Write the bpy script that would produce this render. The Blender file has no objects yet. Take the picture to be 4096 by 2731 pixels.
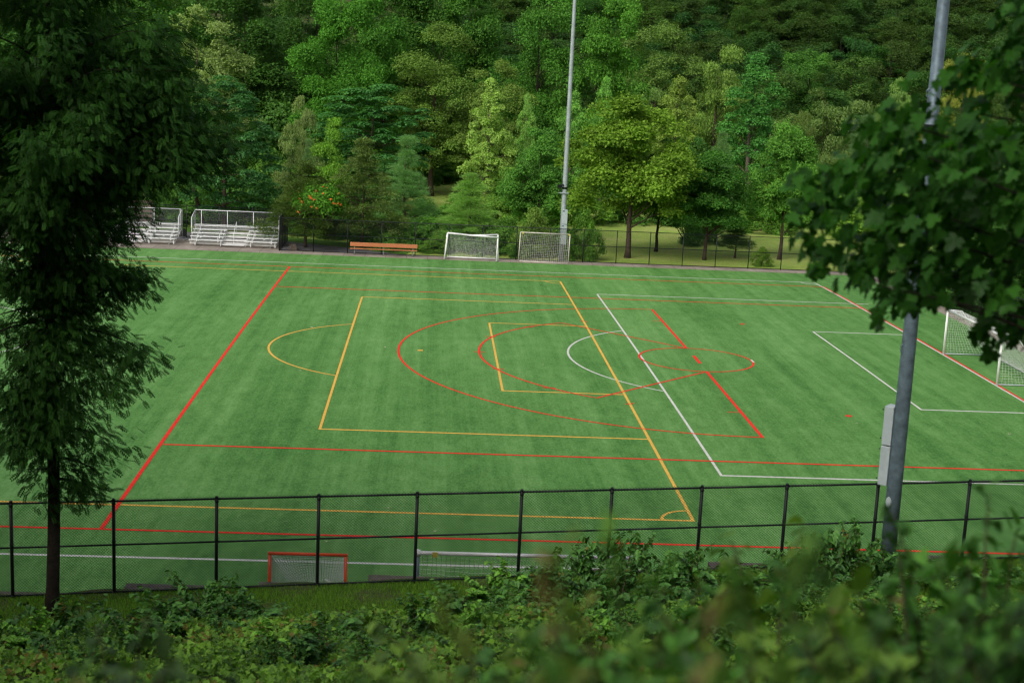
import bpy, math, random
import numpy as np
from mathutils import Matrix, Vector

# ------------------------------------------------------------------ basics
scene = bpy.context.scene
COL = scene.collection
RS = np.random.RandomState(7)
random.seed(7)
R = math.radians

class Geo:
    """collects vertices and polygons, then links them as one mesh object"""
    def __init__(s):
        s.v = []; s.f3 = []; s.f4 = []; s.a = []; s.n = 0
    def add(s, v, f3=None, f4=None, a=None):
        v = np.asarray(v, float).reshape(-1, 3)
        if f3 is not None and len(f3): s.f3.append(np.asarray(f3, int).reshape(-1, 3) + s.n)
        if f4 is not None and len(f4): s.f4.append(np.asarray(f4, int).reshape(-1, 4) + s.n)
        s.v.append(v)
        s.a.append(np.full(len(v), .5) if a is None else np.asarray(a, float))
        s.n += len(v)
    def box(s, c, size, rz=0.0):
        x, y, z = [k / 2 for k in size]
        v = np.array([[sx * x, sy * y, sz * z] for sx in (-1, 1) for sy in (-1, 1) for sz in (-1, 1)])
        if rz:
            c_, s_ = math.cos(rz), math.sin(rz)
            v = np.column_stack([v[:, 0] * c_ - v[:, 1] * s_, v[:, 0] * s_ + v[:, 1] * c_, v[:, 2]])
        s.add(v + np.array(c), f4=[(0, 1, 3, 2), (4, 6, 7, 5), (0, 4, 5, 1), (2, 3, 7, 6), (0, 2, 6, 4), (1, 5, 7, 3)])
    def span(s, a, b):
        a = np.array(a, float); b = np.array(b, float)
        s.box((a + b) / 2, np.abs(b - a))
    def tube(s, pts, rad, k=8, cap=True):
        pts = np.asarray(pts, float); n = len(pts)
        rad = np.full(n, rad) if np.isscalar(rad) else np.asarray(rad, float)
        t = np.gradient(pts, axis=0); t /= np.linalg.norm(t, axis=1)[:, None] + 1e-12
        ref = np.array([0, 0, 1.]) if abs(t[0][2]) < .9 else np.array([1., 0, 0])
        p = np.cross(t, ref); p /= np.linalg.norm(p, axis=1)[:, None] + 1e-12
        q = np.cross(t, p)
        an = np.arange(k) * 2 * math.pi / k
        ring = (np.cos(an)[None, :, None] * p[:, None] + np.sin(an)[None, :, None] * q[:, None]) * rad[:, None, None]
        v = (pts[:, None] + ring).reshape(-1, 3)
        f = [(i * k + j, i * k + (j + 1) % k, (i + 1) * k + (j + 1) % k, (i + 1) * k + j) for i in range(n - 1) for j in range(k)]
        f3 = []
        if cap:
            v = np.vstack([v, pts[0], pts[-1]]); m = n * k
            f3 = [(m, (j + 1) % k, j) for j in range(k)] + [(m + 1, (n - 1) * k + j, (n - 1) * k + (j + 1) % k) for j in range(k)]
        s.add(v, f3=f3, f4=f)
    def wires(s, A, B, r, k=3):
        A = np.asarray(A, float); B = np.asarray(B, float); N = len(A)
        t = B - A; t /= np.linalg.norm(t, axis=1)[:, None] + 1e-12
        ref = np.tile([0.13, 0.21, 0.97], (N, 1))
        p = np.cross(t, ref); p /= np.linalg.norm(p, axis=1)[:, None] + 1e-9
        q = np.cross(t, p)
        an = np.arange(k) * 2 * math.pi / k
        ring = (np.cos(an)[None, :, None] * p[:, None] + np.sin(an)[None, :, None] * q[:, None]) * r
        v = np.concatenate([A[:, None] + ring, B[:, None] + ring], 1).reshape(-1, 3)
        j = np.arange(k); f = np.column_stack([j, (j + 1) % k, k + (j + 1) % k, k + j])
        s.add(v, f4=(f[None] + (np.arange(N) * 2 * k)[:, None, None]).reshape(-1, 4))
    def lathe(s, prof, c, k=16):
        an = np.arange(k) * 2 * math.pi / k
        v = np.array([[r * math.cos(a) + c[0], r * math.sin(a) + c[1], z + c[2]] for r, z in prof for a in an])
        f = [(i * k + j, i * k + (j + 1) % k, (i + 1) * k + (j + 1) % k, (i + 1) * k + j) for i in range(len(prof) - 1) for j in range(k)]
        s.add(v, f4=f)
    def build(s, name, mat, parent=None, smooth=False, col=None):
        me = bpy.data.meshes.new(name)
        V = np.concatenate(s.v); A = np.concatenate(s.a)
        f3 = np.concatenate(s.f3) if s.f3 else np.zeros((0, 3), int)
        f4 = np.concatenate(s.f4) if s.f4 else np.zeros((0, 4), int)
        me.vertices.add(len(V)); me.vertices.foreach_set('co', V.ravel().astype(np.float32))
        nl = f3.size + f4.size
        me.loops.add(nl); me.loops.foreach_set('vertex_index', np.concatenate([f3.ravel(), f4.ravel()]).astype(np.int32))
        me.polygons.add(len(f3) + len(f4))
        st = np.concatenate([np.arange(len(f3)) * 3, f3.size + np.arange(len(f4)) * 4]).astype(np.int32)
        me.polygons.foreach_set('loop_start', st)
        me.polygons.foreach_set('use_smooth', np.full(len(st), smooth))
        at = me.attributes.new('v', 'FLOAT', 'POINT'); at.data.foreach_set('value', A.astype(np.float32))
        me.update(calc_edges=True); me.validate()
        me.materials.append(mat)
        o = bpy.data.objects.new(name, me); COL.objects.link(o)
        if parent: o.parent = parent
        if col is not None: o.color = (*col, 1)
        return o

def thing(name, label, cat, loc=(0, 0, 0), rz=0.0, group=None, scale=None):
    o = bpy.data.objects.new(name, None); COL.objects.link(o)
    o.location = loc; o.rotation_euler = (0, 0, rz)
    o.empty_display_size = .2
    if scale is not None: o.scale = scale
    o['label'] = label; o['category'] = cat
    if group: o['group'] = group
    return o
def tag(o, label, cat, group=None):
    o['label'] = label; o['category'] = cat
    if group: o['group'] = group
    return o
def struct(o, kind='structure'):
    o['kind'] = kind; return o
def dup_parts(src, dst, col=None):
    for ch in src.children:
        c = ch.copy(); COL.objects.link(c); c.parent = dst
        if col is not None and ch.name.split('.')[0] in ('crown', 'leaves', 'foliage'): c.color = (*col, 1)

# ------------------------------------------------------------------ materials
def newmat(name):
    m = bpy.data.materials.new(name); m.use_nodes = True
    nt = m.node_tree; nt.nodes.clear()
    out = nt.nodes.new('ShaderNodeOutputMaterial')
    return m, nt, out
def N(nt, t, **kw):
    n = nt.nodes.new(t)
    for k, v in kw.items():
        if k.startswith('i_'): n.inputs[k[2:].replace('_', ' ')].default_value = v
        else: setattr(n, k, v)
    return n
def paint(name, col, rough=.5, metal=0.0, spec=.4, var=.12, scale=6.0, bump=0.0, dirt=None):
    m, nt, out = newmat(name); L = nt.links
    b = N(nt, 'ShaderNodeBsdfPrincipled'); b.inputs['Roughness'].default_value = rough
    b.inputs['Metallic'].default_value = metal; b.inputs['Specular IOR Level'].default_value = spec
    tc = N(nt, 'ShaderNodeTexCoord'); no = N(nt, 'ShaderNodeTexNoise'); no.inputs['Scale'].default_value = scale
    no.inputs['Detail'].default_value = 6; no.inputs['Roughness'].default_value = .65
    L.new(tc.outputs['Object'], no.inputs['Vector'])
    r = N(nt, 'ShaderNodeValToRGB'); r.color_ramp.elements[0].position = .3; r.color_ramp.elements[1].position = .72
    d = dirt or tuple(c * (1 - 2 * var) for c in col)
    r.color_ramp.elements[0].color = (*d, 1); r.color_ramp.elements[1].color = (*[min(1, c * (1 + var)) for c in col], 1)
    L.new(no.outputs['Fac'], r.inputs['Fac']); L.new(r.outputs['Color'], b.inputs['Base Color'])
    if bump:
        bp = N(nt, 'ShaderNodeBump'); bp.inputs['Strength'].default_value = bump; bp.inputs['Distance'].default_value = .02
        L.new(no.outputs['Fac'], bp.inputs['Height']); L.new(bp.outputs['Normal'], b.inputs['Normal'])
    L.new(b.outputs[0], out.inputs[0]); return m

def leafmat(name, rough=.5, spec=.3, trans=.3, warm=.25, lo=.55, hi=1.45, autumn=0.0):
    """leaf colour = object colour, varied leaf by leaf; some light passes through"""
    m, nt, out = newmat(name); L = nt.links
    oi = N(nt, 'ShaderNodeObjectInfo'); at = N(nt, 'ShaderNodeAttribute', attribute_name='v')
    mr = N(nt, 'ShaderNodeMapRange'); mr.inputs['To Min'].default_value = lo; mr.inputs['To Max'].default_value = hi
    L.new(at.outputs['Fac'], mr.inputs['Value'])
    mul = N(nt, 'ShaderNodeVectorMath', operation='SCALE'); L.new(oi.outputs['Color'], mul.inputs[0]); L.new(mr.outputs[0], mul.inputs['Scale'])
    # warm shift of the paler leaves
    w = N(nt, 'ShaderNodeMix', data_type='RGBA', blend_type='MULTIPLY'); w.inputs['B'].default_value = (1.14, 1.0, .7, 1)
    mw = N(nt, 'ShaderNodeMath', operation='MULTIPLY'); mw.inputs[1].default_value = warm * 2
    L.new(at.outputs['Fac'], mw.inputs[0]); L.new(mw.outputs[0], w.inputs['Factor']); L.new(mul.outputs[0], w.inputs['A'])
    colr = w.outputs['Result']
    if autumn > 0:
        g = N(nt, 'ShaderNodeMath', operation='GREATER_THAN'); g.inputs[1].default_value = 1 - autumn
        L.new(at.outputs['Fac'], g.inputs[0])
        au = N(nt, 'ShaderNodeMix', data_type='RGBA'); au.inputs['B'].default_value = (.20, .17, .035, 1)
        L.new(g.outputs[0], au.inputs['Factor']); L.new(colr, au.inputs['A']); colr = au.outputs['Result']
    b = N(nt, 'ShaderNodeBsdfPrincipled'); b.inputs['Roughness'].default_value = rough; b.inputs['Specular IOR Level'].default_value = spec
    L.new(colr, b.inputs['Base Color'])
    t = N(nt, 'ShaderNodeBsdfTranslucent')
    tm = N(nt, 'ShaderNodeMix', data_type='RGBA', blend_type='MULTIPLY'); tm.inputs['Factor'].default_value = 1; tm.inputs['B'].default_value = (1.0, 1.2, .4, 1)
    L.new(colr, tm.inputs['A']); L.new(tm.outputs['Result'], t.inputs['Color'])
    mx = N(nt, 'ShaderNodeMixShader'); mx.inputs[0].default_value = trans
    L.new(b.outputs[0], mx.inputs[1]); L.new(t.outputs[0], mx.inputs[2]); L.new(mx.outputs[0], out.inputs[0])
    return m

M = {}
M['leaf'] = leafmat('tree_leaves', rough=.6, spec=.12, trans=.35)
M['leaf_glossy'] = leafmat('maple_leaves', rough=.45, spec=.16, trans=.38, lo=.5, hi=1.5)
M['leaf_bush'] = leafmat('bush_leaves', rough=.45, spec=.25, trans=.3, lo=.5, hi=1.5, autumn=.012)
M['leaf_ivy'] = leafmat('ivy_leaves', rough=.5, spec=.22, trans=.3, lo=.4, hi=1.6, autumn=.035, warm=.4)
M['grass'] = leafmat('grass_blades', rough=.6, spec=.2, trans=.3, warm=.35)
M['bark'] = paint('bark', (.085, .062, .045), .9, spec=.1, var=.3, scale=9, bump=.6)
M['bark_dark'] = paint('dark_bark', (.035, .028, .022), .9, spec=.1, var=.3, scale=9, bump=.6)
M['bark_pale'] = paint('pale_bark', (.16, .13, .10), .9, spec=.1, var=.25, scale=9, bump=.5)
M['stem'] = paint('stem', (.10, .09, .04), .7, spec=.2, var=.3, scale=20)
M['white'] = paint('white_paint', (.78, .78, .76), .4, var=.06, scale=3)
M['white_worn'] = paint('worn_cream_paint', (.58, .54, .46), .55, var=.15, scale=5)
M['alu'] = paint('aluminium', (.74, .75, .74), .42, metal=.1, var=.05, scale=2.5, spec=.5)
M['alu_riser'] = paint('aluminium_riser', (.66, .66, .64), .5, metal=.05, var=.12, scale=2.2, spec=.4)
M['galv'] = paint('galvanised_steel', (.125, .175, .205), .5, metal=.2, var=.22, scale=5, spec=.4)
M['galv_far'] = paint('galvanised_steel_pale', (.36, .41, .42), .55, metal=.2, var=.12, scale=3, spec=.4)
M['galv_box'] = paint('grey_cabinet_paint', (.40, .46, .47), .5, var=.08, scale=3)
M['black'] = paint('black_coating', (.009, .011, .013), .45, spec=.35, var=.2, scale=5)
M['orange'] = paint('orange_paint', (.47, .175, .07), .6, var=.08, scale=3)
M['redorange'] = paint('red_orange_paint', (.85, .085, .012), .35, var=.08, scale=3)
M['net'] = paint('net_cord', (.62, .62, .54), .8, spec=.1, var=.1, scale=12)
M['net_grey'] = paint('net_cord_white', (.75, .76, .72), .8, spec=.1, var=.05, scale=12)
M['net_wire'] = paint('galvanised_wire', (.33, .34, .34), .5, metal=.3, var=.1)
M['yellow_tag'] = paint('yellow_tape', (.65, .55, .08), .5, var=.1)
M['lime_tag'] = paint('lime_tape', (.42, .55, .08), .5, var=.25, scale=18, dirt=(.08, .10, .03))
M['stone'] = paint('stone_kerb', (.15, .125, .105), .9, spec=.15, var=.25, scale=5, bump=.5)
M['wood'] = paint('weathered_wood', (.16, .13, .10), .85, spec=.15, var=.3, scale=6, bump=.4)
M['flower'] = paint('orange_blossom', (.75, .14, .02), .5, var=.15)
M['paper'] = paint('dry_leaf', (.55, .50, .36), .8, var=.2, scale=20)
M['dark_scrap'] = paint('dark_card', (.05, .035, .03), .7, var=.2)
M['blue_cap'] = paint('blue_plastic', (.05, .25, .5), .5, var=.1)

def concrete():
    m, nt, out = newmat('concrete'); L = nt.links
    b = N(nt, 'ShaderNodeBsdfPrincipled'); b.inputs['Roughness'].default_value = .85; b.inputs['Specular IOR Level'].default_value = .2
    tc = N(nt, 'ShaderNodeTexCoord')
    n1 = N(nt, 'ShaderNodeTexNoise'); n1.inputs['Scale'].default_value = .7; n1.inputs['Detail'].default_value = 8; n1.inputs['Roughness'].default_value = .7
    L.new(tc.outputs['Object'], n1.inputs['Vector'])
    r = N(nt, 'ShaderNodeValToRGB'); e = r.color_ramp.elements
    e[0].position = .3; e[0].color = (.17, .14, .115, 1); e[1].position = .68; e[1].color = (.34, .30, .25, 1)
    L.new(n1.outputs['Fac'], r.inputs['Fac'])
    # joints every 1.52 m along x
    sx = N(nt, 'ShaderNodeSeparateXYZ'); L.new(tc.outputs['Object'], sx.inputs[0])
    md = N(nt, 'ShaderNodeMath', operation='PINGPONG'); md.inputs[1].default_value = .76; L.new(sx.outputs['X'], md.inputs[0])
    lt = N(nt, 'ShaderNodeMath', operation='LESS_THAN'); lt.inputs[1].default_value = .014; L.new(md.outputs[0], lt.inputs[0])
    mx = N(nt, 'ShaderNodeMix', data_type='RGBA'); mx.inputs['B'].default_value = (.09, .075, .06, 1)
    L.new(lt.outputs[0], mx.inputs['Factor']); L.new(r.outputs['Color'], mx.inputs['A'])
    L.new(mx.outputs['Result'], b.inputs['Base Color']); L.new(b.outputs[0], out.inputs[0]); return m
M['concrete'] = concrete()
M['asphalt'] = paint('asphalt', (.15, .145, .15), .9, spec=.2, var=.15, scale=1.2, bump=.1)

def turf():
    m, nt, out = newmat('artificial_turf'); L = nt.links
    b = N(nt, 'ShaderNodeBsdfPrincipled'); b.inputs['Roughness'].default_value = .75; b.inputs['Specular IOR Level'].default_value = .15
    b.inputs['Sheen Weight'].default_value = .0; b.inputs['Sheen Roughness'].default_value = .5; b.inputs['Sheen Tint'].default_value = (.7, 1, .65, 1)
    tc = N(nt, 'ShaderNodeTexCoord')
    def noise(scale, stretch, detail=6, rough=.6):
        mp = N(nt, 'ShaderNodeMapping'); mp.inputs['Scale'].default_value = stretch
        L.new(tc.outputs['Object'], mp.inputs['Vector'])
        n = N(nt, 'ShaderNodeTexNoise'); n.inputs['Scale'].default_value = scale; n.inputs['Detail'].default_value = detail; n.inputs['Roughness'].default_value = rough
        L.new(mp.outputs[0], n.inputs['Vector']); return n
    def math_(op, a, c):
        n = N(nt, 'ShaderNodeMath', operation=op)
        for k, q in enumerate((a, c)):
            if isinstance(q, (int, float)): n.inputs[k].default_value = q
            else: L.new(q, n.inputs[k])
        return n.outputs[0]
    big = noise(.10, (1, 1, 1), 3, .55)
    mid = noise(1.7, (1.0, .42, 1), 9, .8)
    fine = noise(12.0, (1, .5, 1), 5, .85)
    streak = noise(1.1, (1, .022, 1), 5, .75)
    streak2 = noise(.16, (1, .05, 1), 3, .5)
    s = math_('ADD', math_('MULTIPLY', mid.outputs['Fac'], .38), math_('MULTIPLY', fine.outputs['Fac'], .46))
    s = math_('ADD', s, math_('MULTIPLY', big.outputs['Fac'], .14))
    s = math_('ADD', s, math_('MULTIPLY', streak.outputs['Fac'], .34))
    s = math_('ADD', s, math_('MULTIPLY', streak2.outputs['Fac'], .18))
    s = math_('MULTIPLY', s, 1 / 1.52)
    r = N(nt, 'ShaderNodeValToRGB'); e = r.color_ramp.elements
    e[0].position = .40; e[0].color = (.031, .122, .017, 1)
    e[1].position = .60; e[1].color = (.188, .372, .115, 1)
    k = e.new(.49); k.color = (.093, .238, .052, 1)
    L.new(s, r.inputs['Fac']); L.new(r.outputs['Color'], b.inputs['Base Color'])
    bp = N(nt, 'ShaderNodeBump'); bp.inputs['Strength'].default_value = .5; bp.inputs['Distance'].default_value = .03
    f2 = noise(28.0, (1, 1, 1), 3, .7)
    L.new(math_('ADD', f2.outputs['Fac'], mid.outputs['Fac']), bp.inputs['Height']); L.new(bp.outputs['Normal'], b.inputs['Normal'])
    L.new(b.outputs[0], out.inputs[0]); return m
M['turf'] = turf()
def linemat(name, col):
    m, nt, out = newmat(name); L = nt.links
    b = N(nt, 'ShaderNodeBsdfPrincipled'); b.inputs['Roughness'].default_value = .8; b.inputs['Specular IOR Level'].default_value = .15
    tc = N(nt, 'ShaderNodeTexCoord'); n = N(nt, 'ShaderNodeTexNoise'); n.inputs['Scale'].default_value = 9; n.inputs['Detail'].default_value = 6; n.inputs['Roughness'].default_value = .75
    L.new(tc.outputs['Object'], n.inputs['Vector'])
    r = N(nt, 'ShaderNodeValToRGB'); e = r.color_ramp.elements; e[0].position = .3; e[1].position = .6
    e[0].color = (*[c * .6 for c in col], 1); e[1].color = (*col, 1)
    L.new(n.outputs['Fac'], r.inputs['Fac']); L.new(r.outputs['Color'], b.inputs['Base Color']); L.new(b.outputs[0], out.inputs[0]); return m
M['line_white'] = linemat('white_turf_line', (.66, .66, .60))
M['line_yellow'] = linemat('yellow_turf_line', (.80, .46, .085))
M['line_red'] = linemat('red_turf_line', (.84, .035, .022))

def ground_mat(name, c0, c1, c2, sc):
    m, nt, out = newmat(name); L = nt.links
    b = N(nt, 'ShaderNodeBsdfPrincipled'); b.inputs['Roughness'].default_value = .95; b.inputs['Specular IOR Level'].default_value = .1
    tc = N(nt, 'ShaderNodeTexCoord'); n = N(nt, 'ShaderNodeTexNoise'); n.inputs['Scale'].default_value = sc; n.inputs['Detail'].default_value = 9; n.inputs['Roughness'].default_value = .72
    L.new(tc.outputs['Object'], n.inputs['Vector'])
    r = N(nt, 'ShaderNodeValToRGB'); e = r.color_ramp.elements; e[0].position = .33; e[1].position = .67
    e[0].color = (*c0, 1); e[1].color = (*c2, 1); k = e.new(.5); k.color = (*c1, 1)
    L.new(n.outputs['Fac'], r.inputs['Fac']); L.new(r.outputs['Color'], b.inputs['Base Color'])
    n2 = N(nt, 'ShaderNodeTexNoise'); n2.inputs['Scale'].default_value = 14; n2.inputs['Detail'].default_value = 4
    L.new(tc.outputs['Object'], n2.inputs['Vector'])
    bp = N(nt, 'ShaderNodeBump'); bp.inputs['Strength'].default_value = .6; bp.inputs['Distance'].default_value = .05
    L.new(n2.outputs['Fac'], bp.inputs['Height']); L.new(bp.outputs['Normal'], b.inputs['Normal'])
    L.new(b.outputs[0], out.inputs[0]); return m
M['lawn'] = ground_mat('park_lawn', (.20, .31, .055), (.27, .36, .075), (.34, .36, .12), .22)
M['bank'] = ground_mat('bank_soil', (.03, .035, .012), (.055, .075, .02), (.06, .05, .03), 1.2)
M['verge'] = ground_mat('verge_grass', (.05, .12, .015), (.085, .19, .025), (.11, .21, .035), .8)

# ------------------------------------------------------------------ terrain
CR = .165
def crown_z(y):
    return np.maximum(CR * (1 - (np.asarray(y, float) / 28.0) ** 2), -.10)
BY = np.array([-100, -75, -66, -60, -52, -46, -42, -38.5, -35.4]); BZ = np.array([17.5, 13.6, 12.05, 9.6, 6.0, 3.75, 2.75, 2.05, 1.62])
def bank_z(x, y):
    x = np.asarray(x, float); y = np.asarray(y, float)
    k = np.clip((y + 66) / 28, 0, 1)
    return np.interp(y, BY, BZ) + .067 * np.clip(x + 26.5, -16, 16) * k
def ground_z(x, y):
    t = np.maximum(0, np.asarray(y, float) - 118)
    return -.06 + .30 * t * t / (t + 25)

def sheet(name, xs, ys, zf, mat):
    g = Geo(); X, Y = np.meshgrid(xs, ys); Z = zf(X, Y)
    n, m = len(ys), len(xs)
    i = np.arange(n - 1)[:, None] * m + np.arange(m - 1)[None]
    f = np.stack([i, i + 1, i + m + 1, i + m], -1).reshape(-1, 4)
    g.add(np.stack([X, Y, Z], -1).reshape(-1, 3), f4=f)
    return struct(g.build(name, mat, smooth=True))
sheet('ground', np.linspace(-420, 420, 85), np.concatenate([np.linspace(-34.5, 34.8, 3), np.linspace(35.2, 112, 20)]),
      lambda x, y: np.where(y < 34.9, -.6, ground_z(x, y)), M['lawn'])
sheet('hillside', np.linspace(-420, 420, 85), np.linspace(112, 520, 60), lambda x, y: ground_z(x, y), M['bank'])
sheet('bank', np.concatenate([np.linspace(-120, -46, 20), np.linspace(-44, -8, 90), np.linspace(-6, 90, 20)]), np.concatenate([np.linspace(-100, -70, 8), np.linspace(-69, -35.25, 80)]),
      lambda x, y: bank_z(x, y) + .06 * np.sin(x * 2.1 + y) * np.sin(y * 1.7 - x * .6), M['bank'])
# the playing field with its shallow crown
sheet('playing_field', np.linspace(-125, 4.9, 40), np.linspace(-34.72, 34.6, 90), lambda x, y: crown_z(y) + 0 * x, M['turf'])
# concrete walkway round the far side and the right end, and the pad under the bleachers
g = Geo()
g.span((-125, 34.58, -.30), (-38.3, 39.9, -.045)); g.span((-38.3, 34.58, -.30), (4.88, 36.3, -.045)); g.span((4.88, -34.7, -.30), (6.25, 36.3, -.045))
struct(g.build('walkway', M['concrete']))
# asphalt path behind the far fence
far = [(-120, 47.5), (-60, 46.5), (-46, 44.6), (-38.3, 41.3), (-33.4, 39.0), (-29.8, 36.6), (-29.0, 36.32)]
near = [(-120, 39.9), (-60, 39.9), (-46, 39.9), (-38.3, 39.9), (-33.4, 36.32), (-31.0, 36.32), (-29.4, 36.31)]
g = Geo()
g.add([(x, y, -.05) for x, y in far] + [(x, y, -.05) for x, y in near], f4=[(i + 7, i + 8, i + 1, i) for i in range(6)])
g.add([(-38.29, 36.31, -.05), (-33.4, 36.315, -.05), (-33.4, 36.32, -.05), (-38.29, 39.9, -.05)], f4=[(0, 1, 2, 3)])
struct(g.build('path', M['asphalt']))
g = Geo()
fx = np.array(far)
g.add([(x, y, -.048) for x, y in fx] + [(x + .5, y + 2.6, -.048) for x, y in fx], f4=[(i, i + 1, i + 8, i + 7) for i in range(6)])
struct(g.build('verge', M['verge']))

# ------------------------------------------------------------------ pitch markings
def strip(g, pts, w, lift):
    # lines along the pitch are a little wider than those across it
    if abs(w - .105) < 1e-6 and len(pts) == 2 and abs(pts[0][1] - pts[1][1]) < .01: w = .135
    """painted strip along a polyline on the crowned field"""
    p = [np.array(pts[0], float)]
    for a in pts[1:]:
        a = np.array(a, float); d = np.linalg.norm(a - p[-1]); n = max(1, int(d / .8)); s0 = p[-1]
        for i in range(1, n + 1): p.append(s0 + (a - s0) * i / n)
    p = np.array(p); t = np.gradient(p, axis=0); t /= np.linalg.norm(t, axis=1)[:, None]
    nrm = np.column_stack([-t[:, 1], t[:, 0]]) * w / 2
    l = p + nrm; r = p - nrm; n = len(p)
    V = np.vstack([np.column_stack([l, crown_z(l[:, 1]) + lift]), np.column_stack([r, crown_z(r[:, 1]) + lift])])
    g.add(V, f4=[(i, n + i, n + i + 1, i + 1) for i in range(n - 1)])
def arc(cx, cy, r, a0, a1, n=48):
    return [(cx + r * math.cos(R(a)), cy + r * math.sin(R(a))) for a in np.linspace(a0, a1, n)]
W = .105
g = Geo(); z = .004
strip(g, [(-125, 29.62), (0.05, 29.62)], W, z); strip(g, [(-125, -29.85), (0.05, -29.85)], W, z)
strip(g, [(0, 29.57), (0, -29.8)], W, z + .0005)
strip(g, [(1.05, 20.16), (.056, 20.16)], W, z); strip(g, [(-.056, 20.16), (-16.5, 20.16)], W, z)
strip(g, [(-16.5, 20.108), (-16.5, -20.108)], W, z + .0005); strip(g, [(-16.55, -20.16), (-.056, -20.16)], W, z)
strip(g, [(-.056, 9.16), (-5.5, 9.16)], W, z); strip(g, [(-5.5, 9.108), (-5.5, -9.108)], W, z + .0005); strip(g, [(-5.55, -9.16), (-.056, -9.16)], W, z)
strip(g, arc(-11, 0, 9.15, 127.6, 232.4), W, z + .0015)
strip(g, arc(0, 29.62, 1.0, 182, 268, 12), W, z + .001); strip(g, arc(0, -29.85, 1.0, 92, 178, 12), W, z + .001)
strip(g, arc(-54.9, 0, 9.15, -120, 120, 80), W, z); strip(g, [(-54.9, 29.5), (-54.9, -29.7)], W, z)
strip(g, [(-10.93, .42), (-10.93, -.22)], .10, z + .009)
struct(g.build('white_pitch_markings', M['line_white']))
g = Geo(); z = .007
xg = -18.42
strip(g, [(-125, 25.3), (xg + .05, 25.3)], W, z); strip(g, [(-125, -25.3), (xg + .05, -25.3)], W, z)
strip(g, [(xg, 25.25), (xg, -25.25)], .115, z + .0005)
for hx, hy in ((-31.12, 15.57), (-23.79, 8.21)):
    strip(g, [(xg - .06, hy), (hx, hy)], W, z); strip(g, [(hx, hy - .052), (hx, -hy + .052)], W, z + .0005); strip(g, [(hx - .05, -hy), (xg - .06, -hy)], W, z)
strip(g, arc(-27.5, 0, 7.32, 180 - 60.3, 180 + 60.3), W, z + .0015)
strip(g, arc(xg, 25.3, 1.0, 182, 268, 12), W, z + .001); strip(g, arc(xg, -25.3, 1.0, 92, 178, 12), W, z + .001)
strip(g, [(-27.6, -.08), (-27.34, -.08)], .30, z)
struct(g.build('yellow_pitch_markings', M['line_yellow']))
g = Geo(); z = .010
strip(g, [(-125, 27.55), (.16, 27.55)], W, z); strip(g, [(-125, -27.6), (.16, -27.6)], W, z)
strip(g, [(.115, 27.5), (.115, -27.55)], .11, z + .0005)
strip(g, [(-36.62, 27.5), (-36.62, -27.6)], .135, z + .0008)
strip(g, [(-36.52, 18.36), (.06, 18.36)], W, z); strip(g, [(-36.52, -18.36), (.06, -18.36)], W, z)
xc = -13.79
strip(g, arc(xc, 0, 14.75, 90, 270, 110), W, z + .001)
strip(g, arc(xc, 0, 2.82, 0, 360, 60), W, z + .0015)
strip(g, [(xc, 14.78), (xc, 2.86)], .14, z + .002); strip(g, [(xc, -2.86), (xc, -14.83)], .14, z + .002)
strip(g, [(xc + .04, .92), (xc + .04, -.92)], .17, z + .002)
a8 = math.degrees(math.atan2(9.0, -5.95))
strip(g, [(xc, 2.82)] + arc(xc, 0, 10.79, a8, 360 - a8, 70) + [(xc, -2.82)], W, z + .0025)
for tx, ty in ((-21.67, 7.33), (-23.87, 4.11), (-24.57, .0), (-23.8, -3.81), (-21.69, -7.38)):
    strip(g, [(tx - .28, ty), (tx + .28, ty)], .09, z + .004)
for tx, ty in ((-18.39, 9.74), (-18.42, -9.89)):
    strip(g, [(tx - .2, ty + (.1 if ty > 0 else -.1)), (tx + .2, ty - (.1 if ty > 0 else -.1))], .09, z + .004)
for s in (1, -1): strip(g, [(-14.4, s * 10.8), (-13.85, s * 10.8)], .07, z + .004)
for s in (1, -1): g.add([(-9.18 + .16 * math.cos(a), s * 10.77 + .16 * math.sin(a), float(crown_z(10.77)) + z) for a in np.linspace(0, 2 * math.pi, 13)[:-1]], f3=[(0, i, i + 1) for i in range(1, 11)])
struct(g.build('red_pitch_markings', M['line_red']))

# ------------------------------------------------------------------ chain link fences
def chain_link(g, P, Q, hP, hQ, pitch=.062, r=.0019, barb=0.0):
    """diamond mesh between ground points P and Q; hP, hQ = (bottom, top) heights at the ends"""
    P = np.array(P, float); Q = np.array(Q, float); Lh = np.linalg.norm(Q - P); H = hP[1] - hP[0]
    st = pitch * 1.414
    A = []; B = []
    for sgn in (1, -1):
        c = np.arange(-H, Lh, st) if sgn > 0 else np.arange(0, Lh + H, st)
        # line u = c + sgn*v
        v0 = np.zeros_like(c); v1 = np.full_like(c, H)
        if sgn > 0: v0 = np.maximum(0, -c); v1 = np.minimum(H, Lh - c)
        else: v0 = np.maximum(0, c - Lh); v1 = np.minimum(H, c)
        ok = v1 > v0 + .01; c = c[ok]; v0 = v0[ok]; v1 = v1[ok]
        A.append(np.column_stack([c + sgn * v0, v0])); B.append(np.column_stack([c + sgn * v1, v1 + barb]))
    A = np.concatenate(A); B = np.concatenate(B)
    def mp(uv):
        t = uv[:, 0] / Lh
        bot = hP[0] + (hQ[0] - hP[0]) * t; top = hP[1] + (hQ[1] - hP[1]) * t
        xy = P[None] + (Q - P)[None] * t[:, None]
        return np.column_stack([xy, bot + (top - bot) * uv[:, 1] / H])
    g.wires(mp(A), mp(B), r)

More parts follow.
